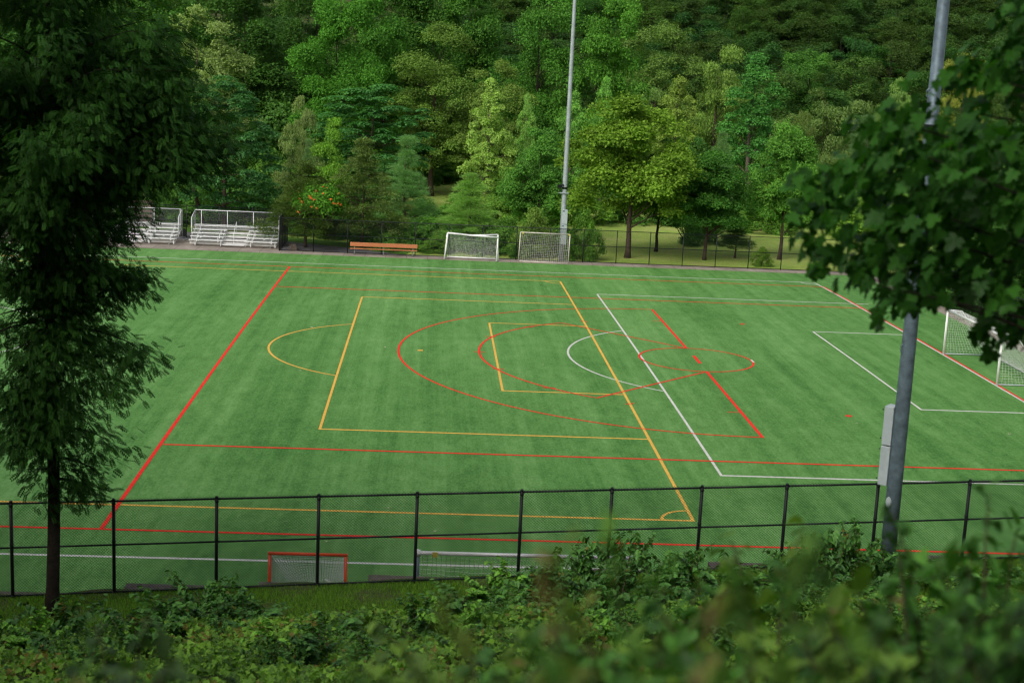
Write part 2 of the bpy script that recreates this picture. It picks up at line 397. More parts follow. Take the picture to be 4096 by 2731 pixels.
# near fence on the bank
nx = [-44.4, -41.9, -39.4, -36.88, -34.47, -32.03, -29.60, -27.24, -24.72, -22.53, -20.33, -18.24, -15.98, -13.70, -11.4, -9.0]
FY = -35.6
fb = lambda x: 1.44 + .067 * (x + 29.6)
ft = lambda x: 3.73 + .0535 * (x + 29.6)
near_fence = thing('chain_link_fence', 'black chain link fence on the near bank with stout posts above the stone kerb', 'fence', (-29.6, FY, 1.4))
def rel(o, child):
    child.parent = o; child.matrix_parent_inverse = o.matrix_basis.inverted(); return child
def build_rel(g, name, mat, o, smooth=False, col=None):
    loc = np.array(o.location)
    c, s_ = math.cos(-o.rotation_euler.z), math.sin(-o.rotation_euler.z)
    for i, v in enumerate(g.v):
        q = v - loc; g.v[i] = np.column_stack([q[:, 0] * c - q[:, 1] * s_, q[:, 0] * s_ + q[:, 1] * c, q[:, 2]])
    return g.build(name, mat, o, smooth, col)
for x in nx:
    g = Geo(); b = fb(x); g.tube([(x, FY, b - .5), (x, FY, ft(x) + .02)], .042, 10); g.tube([(x, FY, ft(x) + .02), (x, FY, ft(x) + .07)], [.05, .022], 10)
    for zz in (b + .06, (b + ft(x)) / 2 + .17, ft(x) - .06): g.tube([(x, FY, zz - .025), (x, FY, zz + .025)], .05, 10)
    build_rel(g, 'post', M['black'], near_fence, True)
mid = lambda x: fb(x) + (ft(x) - fb(x)) * .535
for nm, fz, r in (('top_rail', lambda x: ft(x) - .005, .026), ('middle_rail', mid, .024), ('bottom_rail', lambda x: fb(x) + .07, .024)):
    g = Geo()
    for x0, x1 in zip(nx[:-1], nx[1:]): g.tube([(x0 + .03, FY, fz(x0 + .03)), (x1 - .03, FY, fz(x1 - .03))], r, 8)
    build_rel(g, nm, M['black'], near_fence, True)
g = Geo(); chain_link(g, (nx[0], FY - .05), (nx[-1], FY - .05), (fb(nx[0]) + .03, ft(nx[0]) + .05), (fb(nx[-1]) + .03, ft(nx[-1]) + .05), .052, .0036, .03)
build_rel(g, 'chain_link_mesh', M['black'], near_fence)

def straight_fence(label, P, Q, z0, h, n, r_post=.03, mesh_r=.003, mids=True):
    P = np.array(P, float); Q = np.array(Q, float)
    o = thing('chain_link_fence', label, 'fence', (P[0], P[1], z0))
    for i in range(n + 1):
        p = P + (Q - P) * i / n; g = Geo(); e = i in (0, n)
        g.tube([(p[0], p[1], z0 - .3), (p[0], p[1], z0 + h + .02)], r_post * (1.5 if e else 1.15), 8); g.tube([(p[0], p[1], z0 + h + .02), (p[0], p[1], z0 + h + .06)], [r_post * 1.3, .01], 8)
        build_rel(g, 'post', M['black'], o, True)
    for nm, zz in (('top_rail', h), ('middle_rail', h * .52), ('bottom_rail', .06)):
        g = Geo(); g.tube([(P[0], P[1], z0 + zz), (Q[0], Q[1], z0 + zz)], .024, 8); build_rel(g, nm, M['black'], o, True)
    d = (Q - P) / np.linalg.norm(Q - P); nrm = np.array([d[1], -d[0]]) * .035
    g = Geo(); chain_link(g, P + nrm, Q + nrm, (z0 + .03, z0 + h), (z0 + .03, z0 + h), .062, mesh_r); build_rel(g, 'chain_link_mesh', M['black'], o)
    return o
straight_fence('long black chain link fence along the far side of the field behind the orange bench', (-38.22, 35.8), (6.5, 35.8), -.05, 2.43, 18)
straight_fence('short black fence return beside the right end of the main bleacher', (-38.22, 35.95), (-38.22, 41.4), -.05, 2.43, 3)
straight_fence('black chain link fence behind the two bleachers', (-38.4, 41.5), (-61.0, 41.5), -.05, 2.43, 9)
straight_fence('black chain link fence along the right end of the field behind the goal', (6.5, 35.6), (6.5, -30), -.05, 2.43, 26)

# stone kerb / retaining wall under the near fence
wall = thing('retaining_wall', 'low brown stone retaining wall behind the near fence, capped with rough kerb blocks', 'wall', (-29.6, -35.0, 0))
g = Geo(); xs = np.linspace(-60, 10, 36)
for x0, x1 in zip(xs[:-1], xs[1:]): g.span((x0, -35.3, -.3), (x1, -34.72, min(fb(x0), fb(x1)) - .42))
build_rel(g, 'wall_body', M['stone'], wall)
x = -43.6; k = 0
seq = [3.4, 2.35, 3.5, 3.25, 2.7, 3.0, 2.6, 2.9, 2.4, 3.0, 2.5]
for Lb in seq:
    g = Geo(); zc = fb(x + Lb / 2) - .17 + (.05, -.05, .0, .06, -.02)[k % 5]; k += 1
    v0 = len(g.v); g.span((x + .02, -35.28, zc - .2), (x + Lb - .02, -34.86, zc))
    g.v[0] += RS.uniform(-.02, .02, g.v[0].shape)
    build_rel(g, 'cap_block', M['stone'], wall); x += Lb

# ------------------------------------------------------------------ light poles
pole = thing('light_pole', 'thick grey galvanised floodlight pole in the right foreground beside the near fence', 'light pole', (-15.75, -36.1, 0))
g = Geo(); zb = float(bank_z(-15.75, -36.1)) - .3
zz = np.array([zb, 5, 9, 13.2, 13.21, 20, 28]); g.tube([(0, 0, q) for q in zz], [.192, .178, .165, .152, .146, .13, .1], 28)
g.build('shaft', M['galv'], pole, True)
g = Geo(); g.lathe([(.158, 13.12), (.158, 13.2)], (0, 0, 0), 28); g.build('joint_ring', M['black'], pole, True)
for (az, q) in ((205, 13.9), (205, 11.95), (200, 7.95), (20, 7.6)):
    g = Geo(); c = (.17 * math.cos(R(az)), .17 * math.sin(R(az)), q); g.tube([np.array(c) + [0, 0, -.11], np.array(c) + [-.05, 0, -.06], np.array(c) + [-.05, 0, .06], np.array(c) + [0, 0, .11]], .014, 6); g.build('step_bracket', M['galv'], pole)
g = Geo(); a = R(215); g.tube([(.165 * math.cos(a), .165 * math.sin(a), 4.18), (.2 * math.cos(a), .2 * math.sin(a), 4.18)], [.075, .07], 14); g.v[0][:, 2] = 4.18 + (g.v[0][:, 2] - 4.18) * 1.9; g.build('hand_hole_cover', M['galv_box'], pole)
for z0, z1 in ((5.55, 6.5), (4.55, 5.52)):
    g = Geo(); g.box((-.185, .21, (z0 + z1) / 2), (.36, .23, z1 - z0), R(52)); b = g.build('control_box', M['galv_box'], pole)
    bm = b.modifiers.new('bevel', 'BEVEL'); bm.width = .012; bm.segments = 2
    for q in (z0 + .12, z1 - .12):
        g = Geo(); g.tube([(-.35, .285, q), (-.375, .305, q)], .016, 8); g.build('latch', M['black'], b)
g = Geo(); g.box((0, 0, 27.2), (3.2, .12, .14)); g.box((0, 0, 25.9), (3.2, .12, .14)); g.build('crossarm', M['galv'], pole)
for hx in (-1.4, -.5, .5, 1.4):
    g = Geo(); g.lathe([(.05, 0), (.3, -.28), (.34, -.4), (.28, -.4), (.04, -.1)], (hx, .2, 27.0), 14); g.build('floodlight', M['alu'], pole)

fp = thing('light_pole', 'slender pale grey floodlight pole standing behind the far fence', 'light pole', (-17.42, 36.35, 0))
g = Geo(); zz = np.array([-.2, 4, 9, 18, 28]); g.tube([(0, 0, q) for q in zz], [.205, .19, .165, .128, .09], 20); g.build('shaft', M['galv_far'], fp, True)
for z0, z1 in ((2.72, 3.78), (1.15, 2.68)):
    g = Geo(); g.box((.08, -.27, (z0 + z1) / 2), (.40, .2, z1 - z0)); b = g.build('control_box', M['galv_box'], fp); bm = b.modifiers.new('bevel', 'BEVEL'); bm.width = .012; bm.segments = 2
    g = Geo(); g.box((-.02, -.376, z1 - .1), (.14, .006, .09)); g.build('nameplate', M['galv'], b)
g = Geo(); g.box((-.08, -.24, 5.0), (.74, .07, .07)); g.build('bracket', M['galv_far'], fp)
g = Geo(); g.lathe([(.21, 5.28), (.21, 5.42)], (0, 0, 0), 20); g.build('strap', M['black'], fp)
g = Geo(); g.box((-.40, -.24, 5.48), (.26, .26, .22), R(15)); g.tube([(-.36, -.24, 5.02), (-.38, -.24, 5.38)], .03, 8); g.lathe([(.1, 5.52), (.11, 5.6), (.06, 5.66)], (-.2, -.2, 0), 10); g.build('work_lamp', M['black'], fp)
for q in (4.0, 4.3):
    g = Geo(); g.box((.02, -.2, q), (.07, .06, .04)); g.build('bolt', M['galv_far'], fp)
g = Geo(); g.box((0, 0, 27.2), (3.2, .12, .14)); g.build('crossarm', M['galv_far'], fp)

# ------------------------------------------------------------------ bleachers
def bleacher(label, x0, x1, aisle):
    o = thing('bleacher', label, 'bleacher', ((x0 + x1) / 2, 38.0, -.045), group=None)
    zr = [.44, .63, .82, 1.01, 1.23]; yr = [36.6, 37.2, 37.8, 38.4, 39.0]
    xr = lambda i: (x0 - (.06, .0, .0, .0, .0)[i], x1)
    aL, aR = aisle
    for i in range(5):
        segs = [(x0, aL - i * .0 + .03 * i), (aR + .03 * i, x1)] if i < 4 else [(x0, x1)]
        for a, b in segs:
            g = Geo(); g.span((a, yr[i] - .13, zr[i] - .05), (b, yr[i] + .13, zr[i])); s = build_rel(g, 'seat_plank', M['alu'], o)
            for bx in (a + .45, b - .45) if i else (a + .44, b - .12):
                g = Geo(); g.span((bx - .035, yr[i] - .05, zr[i] - (.4 if i else .40)), (bx + .035, yr[i] + .05, zr[i] - .052)); build_rel(g, 'seat_support', M['alu'], o)
        g = Geo(); g.span((x0 + .02, yr[i] + .17, zr[i] - (.34 if i < 4 else .32)), (x1 - .02, yr[i] + .20, zr[i] - (.16 if i < 4 else .11))); build_rel(g, 'riser_board', M['alu_riser'], o)
        if i < 4:
            g = Geo(); g.span((x0 + .02, yr[i] + .205, zr[i] - .25), (x1 - .02, yr[i] + .465, zr[i] - .21)); build_rel(g, 'foot_plank', M['alu'], o)
    for bx in np.linspace(x0 + .44, x1 - .5, 4):
        g = Geo(); g.tube([(bx, 36.75, .02), (bx, 39.25, .02)], .03, 6); g.tube([(bx, 39.2, .0), (bx, 39.2, 1.2)], .03, 6); g.tube([(bx, 36.75, .02), (bx, 39.2, 1.0)], .025, 6)
        g.tube([(bx, 38.0, .0), (bx, 38.0, .75)], .025, 6); build_rel(g, 'understructure', M['alu'], o)
    for a, b in ((x0 + .6, x0 + 1.0), (x1 - 1.1, x1 - .7)):
        g = Geo(); g.tube([(a, 37.62, .45), (b, 37.62, .62)], .022, 6); build_rel(g, 'brace', M['alu'], o)
    # guard rail at the back and sides
    g = Geo(); ry = 39.32; rb, rt = .95, 2.33
    g.tube([(x0, ry, rt), (x1 - .05, ry, rt)], .028, 8); g.tube([(x0, ry, rb + .3), (x1 - .05, ry, rb + .3)], .02, 8)
    build_rel(g, 'back_rail', M['alu'], o, True)
    for px in np.linspace(x0 + .46, x1 - .12, 4):
        g = Geo(); g.tube([(px, ry, .3), (px, ry, rt)], .024, 8); build_rel(g, 'rail_post', M['alu'], o, True)
    for sx in (x0 - .02, x1 + .02):
        g = Geo(); g.tube([(sx, 37.75, .3), (sx, 37.75, 1.88), (sx, ry, rt), (sx, ry, .3)], .026, 8); g.tube([(sx, 37.75, .5), (sx, ry, .9)], .02, 8); build_rel(g, 'side_rail', M['alu'], o, True)
        g = Geo(); g.span((sx - .02, 37.78, .3), (sx + .02, 37.95, 1.95)); build_rel(g, 'side_panel', M['alu'], o)
        g = Geo(); chain_link(g, (sx, 37.95), (sx, ry), (.7, 1.95), (.9, rt), .06, .0018); build_rel(g, 'side_mesh', M['net_wire'], o)
    g = Geo(); chain_link(g, (x0, ry), (x1, ry), (rb + .3, rt), (rb + .3, rt), .06, .0020); build_rel(g, 'back_mesh', M['net_wire'], o)
    hx = (aL + aR) / 2 + .03
    g = Geo(); g.tube([(hx, 36.5, .1), (hx, 36.5, 1.0), (hx, 37.9, 1.68), (hx, 37.93, 1.64), (hx, 37.93, .9)], .022, 8); build_rel(g, 'handrail', M['alu'], o, True)
    g = Geo(); g.span((aL + .02, 36.35, .12), (aR - .02, 36.6, .16)); build_rel(g, 'step', M['alu'], o)
    return o
bleacher('five row aluminium bleacher with a central aisle and handrail right of the gap', -44.9, -38.5, (-42.47, -40.85))
bleacher('aluminium bleacher left of the gap, its left half hidden by the dark tree', -52.3, -45.9, (-49.9, -48.25))
g = Geo(); g.box((-46.12, 41.0, .32), (.42, .3, .5)); g.box((-46.0, 41.0, .62), (.16, .2, .12)); tag(g.build('electrical_box', M['black']), 'small black electrical box in the gap between the bleachers', 'box')
pf = thing('plank_screen', 'stack of weathered wooden planks on posts behind the left bleacher', 'fence', (-49.6, 43.4, 0))
for q in range(5):
    g = Geo(); g.box((0, 0, .9 + .36 * q), (1.5, .05, .22)); g.build('plank', M['wood'], pf)
for q in (-.6, .6):
    g = Geo(); g.box((q, .06, 1.2), (.1, .08, 2.5)); g.build('post', M['bark_dark'], pf)
g = Geo(); g.box((-37.3, 36.6, .1), (.5, 1.3, .28), R(8)); g.box((-37.25, 36.6, .3), (.34, 1.1, .1), R(8)); tag(g.build('timber_block', M['wood']), 'old timber block lying behind the corner of the far fence', 'timber')

# bench
bench = thing('park_bench', 'long orange bench standing before the far fence', 'bench', (-30.58, 35.3, -.045))
g = Geo(); g.box((0, .16, .735), (4.92, .045, .29)); b = g.build('backrest', M['orange'], bench); b.modifiers.new('bevel', 'BEVEL').width = .01
g = Geo(); g.box((0, -.12, .455), (4.92, .27, .045)); b = g.build('seat', M['orange'], bench); b.modifiers.new('bevel', 'BEVEL').width = .01
for q in (-2.13, 0, 2.13):
    g = Geo(); g.tube([(q, .0, .0), (q, .0, .42)], .032, 8); g.tube([(q, 0, .40), (q, .19, .46), (q, .19, .85)], .02, 8); g.tube([(q, .05, .41), (q, -.25, .42)], .02, 8); g.build('leg', M['galv_far'], bench, True)
    g = Geo(); g.box((q, 0, .02), (.16, .18, .05)); g.build('foot', M['stone'], bench)

# ------------------------------------------------------------------ goals
def net_surface(g, fn, nu, nv, r, jit=0.0):
    u = np.linspace(0, 1, nu + 1); v = np.linspace(0, 1, nv + 1)
    P = np.array([[fn(a, b) for b in v] for a in u], float)
    if jit: P[1:-1, 1:-1] += RS.normal(0, jit, P[1:-1, 1:-1].shape)
    g.wires(P[:-1].reshape(-1, 3), P[1:].reshape(-1, 3), r); g.wires(P[:, :-1].reshape(-1, 3), P[:, 1:].reshape(-1, 3), r)
lerp = lambda a, b, t: np.array(a, float) + (np.array(b, float) - np.array(a, float)) * t
def bil(a, b, c, d):  # a-b top edge, d-c bottom edge
    return lambda u, v: lerp(lerp(a, b, u), lerp(d, c, u), v)

# red lacrosse goal close to the near wall
lg = thing('lacrosse_goal', 'red-orange lacrosse goal with white net behind the near fence', 'goal', (-29.95, -34.22, -.09))
h, w = 1.86, .955
g = Geo(); g.tube([(-w, 0, 0), (-w, 0, h - .03)], .042, 10); g.build('post', M['redorange'], lg, True)
g = Geo(); g.tube([(w, 0, 0), (w, 0, h - .03)], .042, 10); g.build('post', M['redorange'], lg, True)
g = Geo(); g.tube([(-w - .042, 0, h), (w + .042, 0, h)], .042, 10); g.build('crossbar', M['redorange'], lg, True)
g = Geo(); g.tube([(-w, 0, .03), (0, 2.1, .03), (w, 0, .03)], .03, 8); g.build('base_frame', M['white'], lg, True)
g = Geo()
sag = lambda u, v: np.array([0, .10 * math.sin(math.pi * v) + .25 * v * math.sin(math.pi * v), -.18 * math.sin(math.pi * v) * math.sin(math.pi * u)])
bk = bil((-w, 0, h), (w, 0, h), (.55, 1.75, .05), (-.55, 1.75, .05))
net_surface(g, lambda u, v: bk(u, v) + sag(u, v), 25, 29, .0082, .006)
for s in (-1, 1):
    sd = bil((s * w, 0, h), (s * w, 0, h - .05), (s * w, 0, .05), (s * .55, 1.75, .05))
    net_surface(g, lambda u, v: lerp(lerp((s * w, 0, h), (s * .55, 1.75, .05), v), lerp((s * w, 0, h), (s * w, 0, .05), v), u) + (1 - u) * sag(0.02, v), 10, 26, .007, .005)
g.build('net', M['net_grey'], lg)
# training soccer goal right of it
sg = thing('soccer_goal', 'silver soccer goal with white corner cap half hidden by bushes at the near fence', 'goal', (-24.43, -34.4, -.09))
h, w = 2.04, 2.75
for s in (-1, 1):
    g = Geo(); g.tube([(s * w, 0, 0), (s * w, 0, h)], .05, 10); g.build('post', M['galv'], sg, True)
    g = Geo(); g.lathe([(.0, -.09), (.075, -.07), (.085, 0), (.075, .07), (0, .09)], (s * w, 0, h), 10); g.build('corner_cap', M['white'], sg, True)
g = Geo(); g.tube([(-w, 0, h), (w, 0, h)], .05, 12); g.build('crossbar', M['alu'], sg, True)
g = Geo(); g.tube([(-w, 0, .04), (-w, 1.9, .04), (w, 1.9, .04), (w, 0, .04)], .035, 8); g.build('base_frame', M['galv'], sg, True)
g = Geo(); bk = bil((-w, 0.03, h), (w, .03, h), (w, 1.85, .06), (-w, 1.85, .06))
net_surface(g, lambda u, v: bk(u, v) - np.array([0, .2 * math.sin(math.pi * v), .38 * math.sin(math.pi * v) * (.6 + .4 * math.sin(math.pi * u))]), 46, 20, .0062, .012)
for s in (-1, 1): net_surface(g, lambda u, v: lerp(lerp((s * w, 0, h), (s * w, 1.85, .06), v), lerp((s * w, 0, h), (s * w, 0, .06), v), u), 8, 14, .003, .01)
g.build('net', M['net'], sg)
g = Geo(); g.box((-w + .43, -.055, h - .02), (.13, .012, .14)); g.build('tag', M['yellow_tag'], sg)
# sagging white goal by the far fence
wg = thing('soccer_goal', 'white soccer goal with sagging crossbar and lime tape beside the cream goal', 'goal', (-24.15, 34.75, -.06))
tl, tr = (-1.80, .05, 1.93), (1.88, .05, 1.92); bl, brr = (-1.97, -.15, 0.03), (1.84, -.25, 0.0)
g = Geo(); g.tube([bl, (-1.86, .0, 1.0), tl], .062, 10); g.build('post', M['white'], wg, True)
g = Geo(); g.tube([brr, (1.87, -.05, 1.0), tr], .062, 10); g.build('post', M['white'], wg, True)
g = Geo(); g.tube([tl, (-.9, .04, 1.87), (0, .02, 1.80), (1.0, .0, 1.78), (1.9, 0, 1.74)], .06, 10); g.build('crossbar', M['white'], wg, True)
g = Geo(); g.tube([(-.2, .12, 1.82), (.8, .14, 1.86), (1.9, .12, 1.94)], .045, 8); g.build('upper_bar', M['white'], wg, True)
g = Geo(); g.tube([(-1.78, .42, .14), (1.85, .42, .10)], .05, 8); g.build('bottom_bar', M['white'], wg, True)
for s, a in ((-1, -1.95), (1, 1.98)):
    g = Geo(); g.tube([(a, .05, .03), (a - s * .05, .32, .9), (a - s * .1, .1, 1.75)], .05, 8); g.build('rear_stay', M['white'], wg, True)
    g = Geo(); g.tube([(a - s * .09, .02, 1.1), (a - s * .105, .06, 1.62)], .068, 9); g.build('tape', M['lime_tag'], wg, True)
g = Geo(); bk = bil((-1.78, .08, 1.86), (1.86, .06, 1.80), (1.82, .42, .15), (-1.76, .42, .17))
net_surface(g, lambda u, v: bk(u, v) - np.array([0, -.12 * math.sin(math.pi * v), .10 * math.sin(math.pi * u) * (1 - v)]), 38, 19, .0062, .012)
g.build('net', M['net_grey'], wg)
# weathered goal beside it
cg = thing('soccer_goal', 'thin cream goal frame with a square white net before the far light pole', 'goal', (-18.82, 34.95, -.06))
g = Geo(); g.tube([(-1.86, -.08, .02), (-1.80, 0, 2.17)], .04, 8); g.build('post', M['white_worn'], cg, True)
g = Geo(); g.tube([(1.80, -.12, 0.0), (1.84, 0, 2.15)], .04, 8); g.build('post', M['white_worn'], cg, True)
g = Geo(); g.tube([(-1.80, 0, 2.17), (1.84, 0, 2.15)], .04, 8); g.build('crossbar', M['white_worn'], cg, True)
g = Geo(); g.tube([(-1.86, -.06, .05), (1.80, -.08, .03)], .04, 8); g.build('bottom_bar', M['white_worn'], cg, True)
g = Geo(); bk = bil((-1.8, .02, 2.15), (1.84, .02, 2.13), (1.8, -.04, .05), (-1.86, -.04, .06))
net_surface(g, lambda u, v: bk(u, v) + np.array([.02 * math.sin(9 * v + 4 * u), .25 * math.sin(math.pi * u) * math.sin(math.pi * v), -.06 * math.sin(math.pi * u) * (1 - v)]), 26, 17, .0075, .014)
g.build('net', M['net'], cg)
for a in (-1.62, 1.78):
    g = Geo(); g.box((a, -.05, 2.12), (.11, .02, .10)); g.build('tag', M['yellow_tag'], cg)
# full size goal on the right end line
rg = thing('soccer_goal', 'full size white soccer goal on the right end line with net stretched behind', 'goal', (0.05, 0, 0), rz=-math.pi / 2)
# local frame: x along the goal line (world -y), y away from the field (world +x)
h, w = 2.56, 3.66
zb = float(crown_z(3.66))
for s in (-1, 1):
    g = Geo(); g.tube([(s * w, 0, zb), (s * w, 0, h)], .06, 12); g.build('post', M['white'], rg, True)
    g = Geo(); g.tube([(s * w, 0.05, zb + .05), (s * w, 2.6, zb + .05)], .035, 8); g.build('base_bar', M['galv_far'], rg, True)
    g = Geo(); g.tube([(s * w, 0.0, h), (s * w, .75, h - .04), (s * w, 2.6, zb + .05)], .025, 8); g.build('net_stay', M['alu'], rg, True)
g = Geo(); g.tube([(-w - .06, 0, h), (w + .06, 0, h)], .06, 12); g.build('crossbar', M['white'], rg, True)
g = Geo(); g.tube([(-w, 2.6, zb + .05), (w, 2.6, zb + .05)], .035, 8); g.build('back_bar', M['galv_far'], rg, True)
g = Geo()
net_surface(g, bil((-w, .02, h), (w, .02, h), (w, .75, h - .06), (-w, .75, h - .06)), 48, 6, .005, .01)
bk = bil((-w, .75, h - .06), (w, .75, h - .06), (w, 2.55, zb + .08), (-w, 2.55, zb + .08))
net_surface(g, lambda u, v: bk(u, v) - np.array([0, .15 * math.sin(math.pi * v), .25 * math.sin(math.pi * v)]), 48, 20, .005, .012)
for s in (-1, 1):
    net_surface(g, lambda u, v: lerp(lerp((s * w, .02, h - .02), (s * w, .75, h - .08), u), lerp((s * w, .05, zb + .08), (s * w, 2.5, zb + .08), u), v) + np.array([s * .12 * math.sin(math.pi * v) * math.sin(math.pi * u), 0, 0]), 14, 18, .005, .012)
g.build('net', M['net_grey'], rg)
g = Geo(); g.box((w - .9, 2.6, zb + .09), (.06, .09, .09)); g.box((w - .6, 2.6, zb + .09), (.06, .09, .09)); g.build('tie', M['yellow_tag'], rg)

# ------------------------------------------------------------------ scraps on the turf
def flake(name, x, y, s, mat, label, group=None, up=.012):
    g = Geo(); a = RS.uniform(0, 6.28); n = 7; rr = s * RS.uniform(.6, 1.0, n)
    an = np.arange(n) * 2 * math.pi / n + a; zc = float(crown_z(y)) + up
    v = np.column_stack([x + rr * np.cos(an), y + rr * .7 * np.sin(an), zc + RS.uniform(0, s * .5, n)])
    v = np.vstack([v, [x, y, zc + s * .25]]); m = len(v)
    v2 = v - [0, 0, .006]
    g.add(np.vstack([v, v2]), f3=[(i, (i + 1) % n, n) for i in range(n)] + [(m + (i + 1) % n, m + i, m + n) for i in range(n)], f4=[(i, m + i, m + (i + 1) % n, (i + 1) % n) for i in range(n)])
    return tag(g.build(name, mat), label, 'litter', group)
for x, y in ((-35.3, 31.6), (-32.5, 32.2), (-29.9, -28.2), (-28.2, -24.9), (-31.3, -26.5), (-26.7, -27.0), (-32.8, -5.6), (-29.2, .3), (-21.6, -2.5), (-9.2, -12.0), (-15.2, -21.5), (-3.1, -13.0), (-35.5, 13.5), (-31.2, 30.7), (-33.2, 4.9)):
    flake('dry_leaf', x, y, RS.uniform(.045, .075), M['paper'], 'small pale dry leaf lying on the green turf', 'dry leaves scattered on the turf')
flake('plastic_cap', -35.6, 31.4, .06, M['blue_cap'], 'tiny blue plastic scrap on the turf below the far white touchline', up=.02)
wr = thing('crumpled_wrapper', 'crumpled dark wrapper with a pale top beside the dark left tree', 'litter', (-39.82, -11.7, float(crown_z(-11.7)) + .01))
g = Geo(); g.box((0, 0, .06), (.36, .16, .12), .1); g.v[0] += RS.uniform(-.035, .035, g.v[0].shape); g.build('side', M['dark_scrap'], wr)
g = Geo(); g.box((.02, .03, .135), (.3, .18, .02), .1); g.v[0] += RS.uniform(-.025, .025, g.v[0].shape); g.build('top', M['paper'], wr)
g = Geo(); g.tube([(-29.42, -35.42, fb(-29.4) + .1), (-29.30, -35.44, fb(-29.3) + .05)], [.035, .028], 8); tag(g.build('white_cap', M['white']), 'small white plastic cap at the foot of the near fence', 'litter')

# ------------------------------------------------------------------ foliage
def unit(v): return v / (np.linalg.norm(v, axis=-1, keepdims=True) + 1e-9)
T_RHOMB = (np.array([(0, 0, 0), (.45, .34, .07), (1, 0, -.03), (.45, -.34, .07)]), None, [(0, 1, 2, 3)])
T_THIN = (np.array([(0, 0, 0), (.5, .13, .03), (1, 0, -.05), (.5, -.13, .03)]), None, [(0, 1, 2, 3)])
T_NEEDLE = (np.array([(0, .05, 0), (0, -.05, 0), (1, -.015, -.06), (1, .015, -.06)]), None, [(0, 1, 2, 3)])
# heart shaped leaf folded along its midrib, tip drooping
T_HEART = (np.array([(0, 0, 0), (-.06, .2, .05), (.12, .37, .08), (.42, .36, .06), (.75, .17, -.02), (1, 0, -.14),
                     (-.06, -.2, .05), (.12, -.37, .08), (.42, -.36, .06), (.75, -.17, -.02), (.40, 0, -.03)]),
           [(0, 10, 1), (0, 6, 10), (1, 10, 2), (6, 7, 10), (4, 10, 5), (9, 5, 10)], [(2, 10, 4, 3), (7, 8, 9, 10)])
T_IVY = (np.array([(0, 0, 0), (-.02, .42, .05), (.36, .40, .0), (.50, .22, .03), (1, 0, -.1), (.50, -.22, .03), (.36, -.40, 0), (-.02, -.42, .05)]),
         None, [(0, 3, 2, 1), (0, 7, 6, 5), (0, 5, 4, 3)])
_ml = [(0, 0), (-.10, .18), (.0, .50), (.20, .36), (.42, .56), (.50, .24), (.72, .24), (1, 0)]
T_MAPLE = (np.array([(.25, 0, -.02)] + [(x, y, .05 - .16 * x * x - .10 * abs(y)) for x, y in _ml] + [(x, -y, .05 - .16 * x * x - .10 * abs(y)) for x, y in reversed(_ml[1:-1])]),
           [(0, i + 1, i) for i in range(1, 14)] + [(0, 1, 14)], None)
def leaves(g, P, ax, nr, size, T, a):
    tv, f3, f4 = T
    P = np.asarray(P, float); n = len(P); k = len(tv)
    ax = unit(ax); nr = unit(nr - (nr * ax).sum(1)[:, None] * ax); sd = np.cross(nr, ax)
    size = np.broadcast_to(np.asarray(size, float), (n,))[:, None, None]
    V = P[:, None] + size * (tv[None, :, 0:1] * ax[:, None] + tv[None, :, 1:2] * sd[:, None] + tv[None, :, 2:3] * nr[:, None])
    off = (np.arange(n) * k)[:, None, None]
    g.add(V.reshape(-1, 3), f3=(np.array(f3)[None] + off).reshape(-1, 3) if f3 else None, f4=(np.array(f4)[None] + off).reshape(-1, 4) if f4 else None, a=np.repeat(a, k))

PROF = dict(
 oak=([0, .12, .35, .6, .8, .93, 1], [.6, .92, 1, .95, .75, .45, .1]), maple=([0, .12, .35, .6, .82, 1], [.65, .97, 1, .84, .52, .08]),
 poplar=([0, .2, .5, .8, 1], [.55, .95, .92, .52, .1]), willow=([0, .2, .5, .8, 1], [.85, 1, .95, .66, .2]),
 juniper=([0, .15, .4, .7, 1], [.85, 1, .78, .46, .06]), pine=([0, .1, .4, .7, 1], [.85, 1, .72, .4, .03]),
 locust=([0, .2, .5, .8, 1], [.6, .98, 1, .75, .3]), linden=([0, .25, .5, .8, 1], [.6, .95, 1, .75, .25]), shrub=([0, .2, .5, .8, 1], [.9, 1, .92, .65, .2]))
